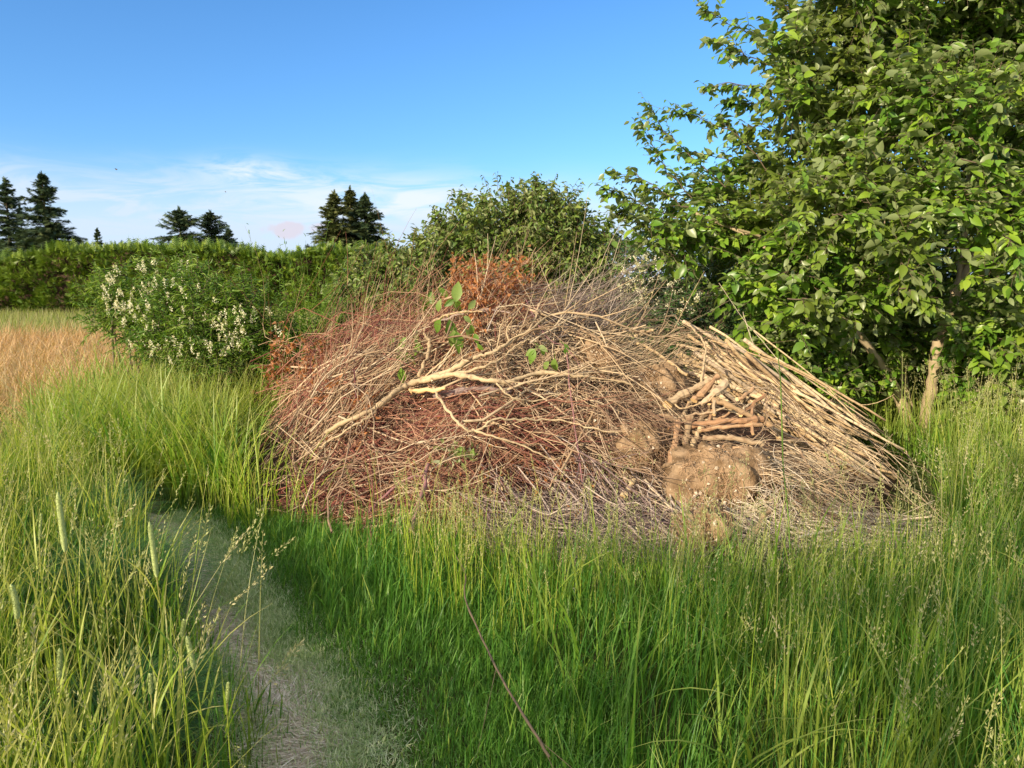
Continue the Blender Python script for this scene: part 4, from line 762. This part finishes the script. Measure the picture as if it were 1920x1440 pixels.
def keep_off(x, y, g, margin=.0):
    h = H(x, y); t = np.zeros(len(x), bool)
    for c in TUS: t |= np.hypot(x-c[0]-.08, y-c[1]) < .36
    return (h < .04) & ~(t & (g.random(len(x)) < .88)) 
def zone_h(x, y, dp, sd):
    """height of the sward"""
    hr = np.interp(dp, [-.1, 0, .15, .5, .95, 1.4], [.035, .06, .12, .28, .50, 1.])*1.; far_ = np.interp(y, [1.5, 2.4, 3.1, 3.7, 4.6], [.64, .60, .48, .34, .30])+np.interp(x, [1.8, 2.8], [0, .22])*np.interp(y, [2.5, 4], [0, 1]); hr = np.minimum(hr, far_); hl = np.interp(dp, [0, .06, .2], [.12, .40, .60])
    return np.where(sd > 0, hr, hl)
def scatter(g, n_, x0, x1, y0, y1, wedge=1.0):
    x = g.uniform(x0, x1, n_); y = g.uniform(y0, y1, n_); k = np.abs(x) < y*.78*wedge+1.4; return x[k], y[k]
# near sward: fine upright blades
g = np.random.default_rng(701); x, y = scatter(g, 85000, -5, 5.2, .7, 5.6); dp, sd = pdist(x, y); k = (dp > -.10) & (g.random(len(x)) < np.interp(dp, [-.1, .05], [.25, 1])) & keep_off(x, y, g) & (g.random(len(x)) < np.where(sd > 0, .85, .8)); x, y, dp, sd = x[k], y[k], dp[k], sd[k]
far = np.hypot(x, y); 
hh = zone_h(x, y, dp, sd)*g.uniform(.45, 1.12, len(x))*(.8+.45*vn(x, y, .5, 41)); ww = g.uniform(.0025, .0065, len(x))*(.8+.10*y)
deep = (g.random(len(x)) < np.where((sd > 0) & (dp < 1.1), .85, .45)); bz = ~deep
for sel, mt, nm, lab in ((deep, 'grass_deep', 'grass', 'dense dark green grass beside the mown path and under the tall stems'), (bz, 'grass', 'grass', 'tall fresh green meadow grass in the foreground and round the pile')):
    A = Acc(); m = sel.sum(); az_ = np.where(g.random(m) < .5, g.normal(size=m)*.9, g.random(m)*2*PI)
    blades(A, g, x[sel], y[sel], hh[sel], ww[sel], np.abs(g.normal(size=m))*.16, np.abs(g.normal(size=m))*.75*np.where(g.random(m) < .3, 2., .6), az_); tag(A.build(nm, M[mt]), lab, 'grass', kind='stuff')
# culms: straight thin stems with seed heads
def culms(g, x, y, h, mat, smat, label, hlabel, w0=.0030, lean=.10, headlen=.13, open_=.35, nsp=22, spz=.011, az=None):
    n_ = len(x); A = Acc(); C = blades(A, g, x, y, h, np.full(n_, w0)*(.85+.1*y), np.abs(g.normal(size=n_))*lean, np.abs(g.normal(size=n_))*.28, az, S=7, tipw=.5, twist=True); tag(A.build('grass_stems', M[mat]), label, 'grass', kind='stuff')
    T = nrm(C[:, -1]-C[:, -2]); s = g.random((n_, nsp)); hl = headlen*g.uniform(.6, 1.3, n_); p = C[:, -1][:, None]-T[:, None]*((1-s)*hl[:, None])[..., None]*.9
    off = rdir(g, n_*nsp).reshape(n_, nsp, 3); op = open_*g.random((n_, 1, 1))*1.5; p = p+off*(hl[:, None]*(1-s*.8))[..., None]*op*.45; p[..., 2] -= (op*.02)[..., 0]
    A = Acc(); d = nrm(T[:, None]*1.2+off*.7); sz = g.uniform(.7, 1.3, n_*nsp)*spz; inst(A, *SPK, p.reshape(-1, 3), d.reshape(-1, 3), rdir(g, n_*nsp), np.stack([sz*.35, sz, sz*.35], 1), np.repeat(g.random(n_), nsp)); tag(A.build('seed_heads', M[smat]), hlabel, 'grass', kind='stuff')
x, y = scatter(g, 9000, -4.6, 5, 1.0, 5.6); dp, sd = pdist(x, y); k = np.where(sd > 0, dp > .9, dp > .10) & keep_off(x, y, g); x, y, sd = x[k], y[k], sd[k]
k = (g.random(len(x)) < np.where((sd > 0) & (y > 3.2), .16, .27)); culms(g, x[k], y[k], g.uniform(.6, .95, k.sum())*np.where((sd[k] > 0) & (y[k] > 3.2), .62, 1), 'grass_yel', 'seed', 'upright yellow green grass stems rising from the near meadow', 'pale seed heads on the near meadow grass')
k = (g.random(len(x)) < np.where(y > 3.2, .22, .42)) & (sd > 0); culms(g, x[k], y[k], g.uniform(.5, .88, k.sum())*np.interp(y[k], [2.6, 3.4], [1, .62]), 'grass', 'seed', 'straight fine green stems in front of the brush pile', 'thin greenish seed spikes in front of the brush pile', open_=.06, nsp=16, spz=.010, headlen=.16)
g = np.random.default_rng(711); n_ = 430; x = g.normal(size=n_)*.42-.42; y = 3.5+g.normal(size=n_)*.33; dp, sd = pdist(x, y); k = (dp > .55) & (H(x, y) < .08); x, y = x[k], y[k]
culms(g, x, y, g.uniform(.4, .72, len(x)), 'grass_yel', 'seed', 'sunlit yellow green stems standing before the left part of the pile', 'slim seed spikes on the sunlit stems before the left part of the pile', open_=.08, nsp=18, spz=.011, headlen=.15, lean=.06)
n_ = 260; x = g.uniform(.3, 3.4, n_); y = g.uniform(2.9, 4.6, n_); k = H(x, y) < .08; x, y = x[k], y[k]
culms(g, x, y, g.uniform(.5, .9, len(x)), 'grass_pale', 'seed', 'wispy pale stems reaching over the foot of the pile on the right', 'wispy open panicles over the foot of the pile on the right', open_=.7, nsp=34, spz=.012, headlen=.2, w0=.0024)
# dense short dark grass along the right edge of the path
x, y = scatter(g, 260000, -3, 1.2, .8, 5.2); dp, sd = pdist(x, y); k = (sd > 0) & (dp > -.04) & (dp < .75) & (g.random(len(x)) < .75) & (H(x, y) < .04); x, y, dp = x[k], y[k], dp[k]
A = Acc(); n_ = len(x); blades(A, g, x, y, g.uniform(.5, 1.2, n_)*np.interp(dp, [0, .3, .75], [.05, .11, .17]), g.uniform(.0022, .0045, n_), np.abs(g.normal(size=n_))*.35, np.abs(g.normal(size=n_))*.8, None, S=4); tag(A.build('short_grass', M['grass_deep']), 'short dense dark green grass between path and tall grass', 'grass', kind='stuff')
# bright broad bladed patch around pixel 200..600 x 720..950
g = np.random.default_rng(703); n_ = 7500; x = g.uniform(-4.6, -1.0, n_); y = g.uniform(5.0, 8.4, n_); k = (H(x, y) < .10) & (x > -.62*y-.3) & (x < -.22*y+.55); x, y = x[k], y[k]; dp, sd = pdist(x, y); k = dp > .06; x, y = x[k], y[k]
n_ = len(x); A = Acc(); hh = g.uniform(.45, .95, n_)*(.72+.45*vn(x, y, .7, 43)); blades(A, g, x, y, hh, g.uniform(.007, .019, n_), np.abs(g.normal(size=n_))*.22, np.abs(g.normal(size=n_))*.9+.2, None, S=8, tipw=.06); tag(A.build('tall_grass', M['grass']), 'lush broad bladed green grass left of the pile', 'grass', kind='stuff')
g = np.random.default_rng(704); n_ = 5200; x = g.uniform(-4.3, -.8, n_); y = g.uniform(4.6, 8.0, n_); k = (H(x, y) < .10) & (x > -.62*y-.3) & (x < -.18*y+.35); x, y = x[k], y[k]; dp, sd = pdist(x, y); k = dp > .05; x, y = x[k], y[k]; n_ = len(x)
A = Acc(); blades(A, g, x, y, g.uniform(.5, 1.0, n_), g.uniform(.004, .008, n_), np.abs(g.normal(size=n_))*.2, np.abs(g.normal(size=n_))*.8+.2, None, S=8, tipw=.06); tag(A.build('tall_grass', M['grass_yel']), 'yellow green leaning blades among the lush grass left of the pile', 'grass', kind='stuff')
# right side meadow, mid distance
g = np.random.default_rng(705); n_ = 26000; x = g.uniform(1.4, 8.5, n_); y = g.uniform(4.2, 10.5, n_); k = (H(x, y) < .05) & (x > .33*y+.1) & (x < .8*y+1.5); x, y = x[k], y[k]; n_ = len(x)
A = Acc(); blades(A, g, x, y, g.uniform(.4, .85, n_)*(.75+.4*vn(x, y, .8, 44)), g.uniform(.004, .009, n_), np.abs(g.normal(size=n_))*.15, np.abs(g.normal(size=n_))*.7, None, S=6); tag(A.build('tall_grass', M['grass']), 'tall grass right of the pile under the big tree', 'grass', kind='stuff')
k = g.random(n_) < .075; culms(g, x[k], y[k], g.uniform(.75, 1.08, k.sum()), 'grass_yel', 'seed', 'stems of the flowering grass under the big tree', 'open pale panicles of grass under the big tree', open_=.8, nsp=34, headlen=.2, w0=.003)
# far field
g = np.random.default_rng(706); n_ = 120000; y = 7+(26-7)*g.random(n_)**1.1; x = -y*.8-1+g.random(n_)*(y*.8+1+3.5); k = (H(x, y) < .02) & ~((x > -.62*y-.3) & (y < 8)); x, y = x[k], y[k]
br = (x < -.47*y-.30+.5*(vn(x, y, 1.5, 45)-.5)) & (y > 6.6) & (y < 17.5+3*(vn(x, y, 1.6, 46)-.5)); n_ = len(x)
k = br; m = k.sum(); 
# dried lodged grass
nx_ = 42000; xx = -g.random(nx_)*11-2.6; yy = 6.0+g.random(nx_)*11.; kb = (xx < -.47*yy-.30+.5*(vn(xx, yy, 1.5, 45)-.5)) & (xx > -.8*yy-1) & (yy < 17.5+3*(vn(xx, yy, 1.6, 46)-.5)) & (yy > 6.7+.9*vn(xx, yy, .8, 47)); xx, yy = xx[kb], yy[kb]; nb_ = len(xx)
A = Acc(); blades(A, g, xx, yy, g.uniform(.35, .8, nb_), g.uniform(.004, .009, nb_)*(.6+.07*yy), np.abs(g.normal(size=nb_))*.45, g.uniform(.2, 2.1, nb_), None, S=7, z0=gz(xx, yy)+.14*vn(xx, yy, .6, 48)); tag(A.build('dry_grass', M['grass_dry']), 'patch of orange tan dried flattened grass at the left', 'dry grass', kind='stuff')
k = ~br; A = Acc(); m = k.sum(); xs_, ys_ = x[k], y[k]; pal = g.random(m) < np.interp(ys_, [8, 14, 20], [.25, .6, .8])
for sel, mt, lab in ((pal, 'grass_pale', 'pale straw green grass of the far field before the hedge'), (~pal, 'grass', 'green grass of the middle field behind the pile')):
    A = Acc(); q = sel.sum(); blades(A, g, xs_[sel], ys_[sel], g.uniform(.35, .75, q), g.uniform(.006, .012, q)*(.5+.06*ys_[sel]), np.abs(g.normal(size=q))*.2, np.abs(g.normal(size=q))*.6, None, S=4); tag(A.build('field_grass', M[mt]), lab, 'grass', kind='stuff')
# left foreground: bright yellow green with broad blades
g = np.random.default_rng(707); n_ = 9000; x = g.uniform(-3.6, -.3, n_); y = g.uniform(1.1, 5.2, n_); dp, sd = pdist(x, y); k = (sd < 0) & (dp > .22) & (x > -.8*y-.6) & keep_off(x, y, g); x, y = x[k], y[k]; n_ = len(x)
A = Acc(); blades(A, g, x, y, g.uniform(.4, .85, n_), g.uniform(.004, .010, n_), np.abs(g.normal(size=n_))*.18, np.abs(g.normal(size=n_))*.6, None, S=7, tipw=.05); tag(A.build('tall_grass', M['grass_yel']), 'sunlit yellow green grass in the lower left corner', 'grass', kind='stuff')
k = g.random(n_) < .055; culms(g, x[k], y[k], g.uniform(.6, .9, k.sum()), 'grass_yel', 'seed', 'thin seed stems over the lower left grass', 'drooping straw coloured panicles over the lower left grass', open_=.7, nsp=30, headlen=.17, spz=.013)
g = np.random.default_rng(712); n_ = 190; x = g.uniform(-1.9, -.55, n_); y = g.uniform(1.15, 2.3, n_); dp, sd = pdist(x, y); k = (sd < 0) & (dp > .15); x, y = x[k], y[k]; n_ = len(x)
A = Acc(); blades(A, g, x, y, g.uniform(.45, .85, n_), g.uniform(.008, .014, n_), np.abs(g.normal(size=n_))*.15, g.uniform(.1, 1.1, n_), None, S=10, tipw=.05); tag(A.build('broad_grass', M['grass_yel']), 'few broad bright blades rising in the lower left corner', 'grass', kind='stuff')
g = np.random.default_rng(713); n_ = 900; x = g.uniform(-.1, 3.6, n_); y = g.uniform(1.25, 3.9, n_); dp, sd = pdist(x, y); k = (dp > .6) & (np.abs(x) < .8*y+.3) & (vn(x, y, .45, 81) > .4); x, y = x[k], y[k]; n_ = len(x)
A = Acc(); blades(A, g, x, y, g.uniform(.45, .82, n_)*np.interp(y, [3, 3.9], [1, .7]), g.uniform(.006, .012, n_), np.abs(g.normal(size=n_))*.2, g.uniform(.1, 1.6, n_), None, S=10, tipw=.05); tag(A.build('broad_grass', M['grass']), 'broader arching blades standing among the fine grass on the right', 'grass', kind='stuff')
x = g.uniform(-1.7, -.95, 26); y = g.uniform(1.7, 2.9, 26); culms(g, x, y, g.uniform(.75, 1.0, 26), 'grass_pale', 'seed', 'pale arching stems leaning over the path from the left', 'pale drooping panicles arching over the path', open_=.14, nsp=40, headlen=.2, spz=.014, lean=.3, az=g.normal(size=26)*.6)
# drooping fine fescue tussock leaning over the path
g = np.random.default_rng(708); root = None
for ti, (lab, px, py, hgt, n_, rad) in enumerate([('large dark green tussock of fine drooping grass leaning onto the path', 135, 1200, .58, 4600, .30), ('smaller dark tussock of drooping grass behind the large one', 95, 1050, .55, 3400, .30), ('dark drooping tussock at the bottom left beside the path', 225, 1420, .40, 2200, .15)]):
    c = G(float(px), float(py)); a = g.random(n_)*2*PI; r = np.sqrt(g.random(n_))*rad; x = c[0]+np.cos(a)*r; y = c[1]+np.sin(a)*r; az_ = np.where(g.random(n_) < .8, -.2+g.normal(size=n_)*.8, a)
    A = Acc(); blades(A, g, x, y, g.uniform(.7, 1.25, n_)*hgt, g.uniform(.0022, .0042, n_), g.uniform(.05, .5, n_), g.uniform(1.0, 2.0, n_), az_, S=9, tipw=.2, twist=False); tag(A.build('grass_tussock', M['grass_blue'], origin=None), lab, 'grass tussock')
# mown turf and thatch on the path
g = np.random.default_rng(709); n_ = 190000; k = g.integers(0, 160, n_); u_ = g.normal(size=n_)*.62+.08; p = pq[k]+nr[k]*(u_*pwq[k])[:, None]+g.normal(size=(n_, 2))*.02; x, y = p[:, 0], p[:, 1]
straw = np.clip(1.15-np.abs(u_+.30)*1.7+(vn(x, y, .35, 51)-.5)*1.3, 0, 1); kk = g.random(n_) > straw*.93; x1, y1 = x[kk], y[kk]; m = len(x1)
A = Acc(); blades(A, g, x1, y1, g.uniform(.022, .062, m), g.uniform(.0022, .0042, m), np.abs(g.normal(size=m))*.7, g.uniform(0, 1.3, m), None, S=3, z0=gz(x1, y1)+.005); tag(A.build('mown_grass', M['mown']), 'short pale mown grass on the curving path', 'grass', kind='stuff')
kk = g.random(n_) < straw*.50; x1, y1 = x[kk], y[kk]; m = len(x1); az_ = 1.2+3*vn(x1, y1, .22, 71)+g.normal(size=m)*.35; L = g.uniform(.05, .20, m); t = np.linspace(-.5, .5, 4)[None]
C = np.stack([x1[:, None]+np.cos(az_)[:, None]*L[:, None]*t, y1[:, None]+np.sin(az_)[:, None]*L[:, None]*t, (gz(x1, y1)+.008+.02*g.random(m))[:, None]+g.normal(size=(m, 4))*.004], -1)
A = Acc(); sdv = np.stack([-np.sin(az_), np.cos(az_), g.normal(size=m)*.3], 1); ribbons(A, C, g.uniform(.0016, .0036, m)[:, None], nrm(sdv), g.random(m)); tag(A.build('thatch', M['thatch']), 'grey tan dead grass thatch in the middle of the path', 'thatch', kind='stuff')
# a few grasses in front of the pile reaching over it, timothy spikes
def timothy(label, pt, pb, D, hl, r, bend=0.):
    """px of the head top, px of the head bottom"""
    g = np.random.default_rng(int(pt[0]*3+pt[1])); T_ = P(float(pt[0]), float(pt[1]), D); B_ = P(float(pb[0]), float(pb[1]), D); dr = T_-B_; bz_ = np.array([B_[0]-dr[0]*1.4, D+.05, 0.])
    root = empty('timothy_grass', bz_, label, 'grass stalk'); A = Acc(); t = np.linspace(0, 1, 8)[:, None]; C = bz_*(1-t)**2+2*(B_-dr*1.2)*t*(1-t)+B_*t**2; tubes(A, C[None], np.linspace(.0021, .0013, 8)[None], np.array([.5]), 5); part(A, 'stem', M['grass_yel'], root)
    A = Acc(); t = np.linspace(0, 1, 16)[:, None]; C = B_*(1-t)+T_*t+np.array([bend, 0, 0])*np.sin(t*PI); rr_ = r*np.array([.4, .85, .95, 1, 1, 1, 1, 1, 1, 1, .98, .95, .9, .8, .62, .2]); tubes(A, C[None], rr_[None], np.array([.4]), 10)
    m = 800; s = g.random(m); i = (s*14).astype(int); p = C[i]*(1-(s*14-i)[:, None])+C[i+1]*(s*14-i)[:, None]; o = rdir(g, m); o -= nrm(dr)*(o@nrm(dr))[:, None]; o = nrm(o); inst(A, *SPK, p+o*rr_[i][:, None]*.9, nrm(o+nrm(dr)*.8), rdir(g, m), np.full((m, 3), .0021), g.random(m)); part(A, 'seed_head', M['timothy'], root)
    A = Acc(); q = 3; b = C[0]-dr*g.uniform(.6, 2.2, (q, 1)); blades(A, g, b[:, 0], b[:, 1], g.uniform(.14, .24, q), np.full(q, .005), g.uniform(.2, .5, q), g.uniform(.3, .9, q), None, S=7, z0=b[:, 2]); part(A, 'blade', M['grass_yel'], root)
timothy('longest pale timothy spike upright near the left edge', (108, 922), (122, 1034), 1.75, 0, .0068)
timothy('tall timothy spike standing beside the drooping tussock', (280, 978), (294, 1082), 1.75, 0, .0062)
timothy('thick slightly bent timothy spike at the left edge', (20, 1095), (32, 1160), 1.55, 0, .006, .004)
timothy('timothy spike leaning left over the thatch of the path', (350, 1192), (364, 1255), 1.6, 0, .0052)
timothy('short timothy spike just above the leaning one over the path', (345, 1160), (341, 1194), 1.7, 0, .0042)
timothy('short thick timothy spike low among the bright left blades', (112, 1215), (111, 1275), 1.5, 0, .0048)
timothy('small timothy spike low beside the path edge', (281, 1262), (283, 1302), 1.5, 0, .0040)
timothy('small timothy spike nearest the straw path with yellow green tip', (428, 1278), (426, 1318), 1.7, 0, .0040)
timothy('slim timothy spike high among the far left grasses', (77, 962), (74, 1012), 2.0, 0, .0034)
# single tall stems by the pile
onebranch('grass_stalk', 'single tall green grass blade standing before the pole bundle', 'grass stalk', [(1456, 645), (1464, 720), (1468, 860), (1480, 1000), (1482, 1150)], .0022, .0036, M['weed_leaf'], at=np.array([3.3, 3.2, 3.0, 2.85, 2.75]), k=4)
# dock plant
g = np.random.default_rng(801); b = G(1290., 1560.); b[2] = 0; b = np.array([P(1290., 1440., 1.95)[0], 2.0, 0]); root = empty('dock_plant', b, 'broad bright green dock leaves low in the bottom right grass', 'plant')
DK = leaf_t([(0, .10), (.12, .40), (.3, .5), (.5, .48), (.7, .44), (.88, .3), (1, .08)], .2, .3, .22)
for px, py, pz, L in ((1292, 1345, 2.25, .10), (1290, 1400, 2.2, .11), (1335, 1405, 2.2, .09), (1240, 1395, 2.25, .08), (1325, 1385, 2.3, .08)):
    A = Acc(); p = P(float(px), float(py)+70, pz); d = np.array([[g.normal()*.2, -.15, 1.]]); inst(A, *DK, p[None], d, np.array([[g.normal()*.3, -1, .3]]), np.array([L]), np.array([g.random()])); tubes(A, np.stack([b+np.array([0, 0, .01]), p])[None], np.array([[.004, .003]]), np.array([.5]), 5); part(A, 'leaf', M['dock'], root)

# unseen tree added behind and left of the camera to shade the near grass
g = np.random.default_rng(901); hd = np.array([math.sin(SUN_AZ), math.cos(SUN_AZ)]); q = np.array([2.3, 3.0])+hd*10
root = empty('broadleaf_tree', (q[0], q[1], 0), 'unseen small leafy tree added behind the camera to shade the near grass on the right', 'tree'); tw, lv = Acc(), Acc(); b0 = np.array([q[0], q[1], 0.])
A = Acc(); tubes(A, (b0+np.array([(0, 0, 0), (.1, .1, 1.5), (-.05, 0, 3.), (0, 0, 4.6)]))[None], np.array([[.1, .08, .06, .02]]), np.array([.5]), 8); part(A, 'trunk', M['bark'], root)
m = 300; u3 = rdir(g, m)*g.random((m, 1))**.4; b = b0+np.array([0, 0, 4.0])+u3*np.array([1.5, 1.5, 1.0]); shoots(g, b, nrm(u3+rdir(g, m)*.5), g.uniform(.3, .5, m), 9, .10, tw, lv, LEAF_OV)
part(tw, 'twigs', M['dark_bark'], root); part(lv, 'foliage', M['tree_leaf'], root)
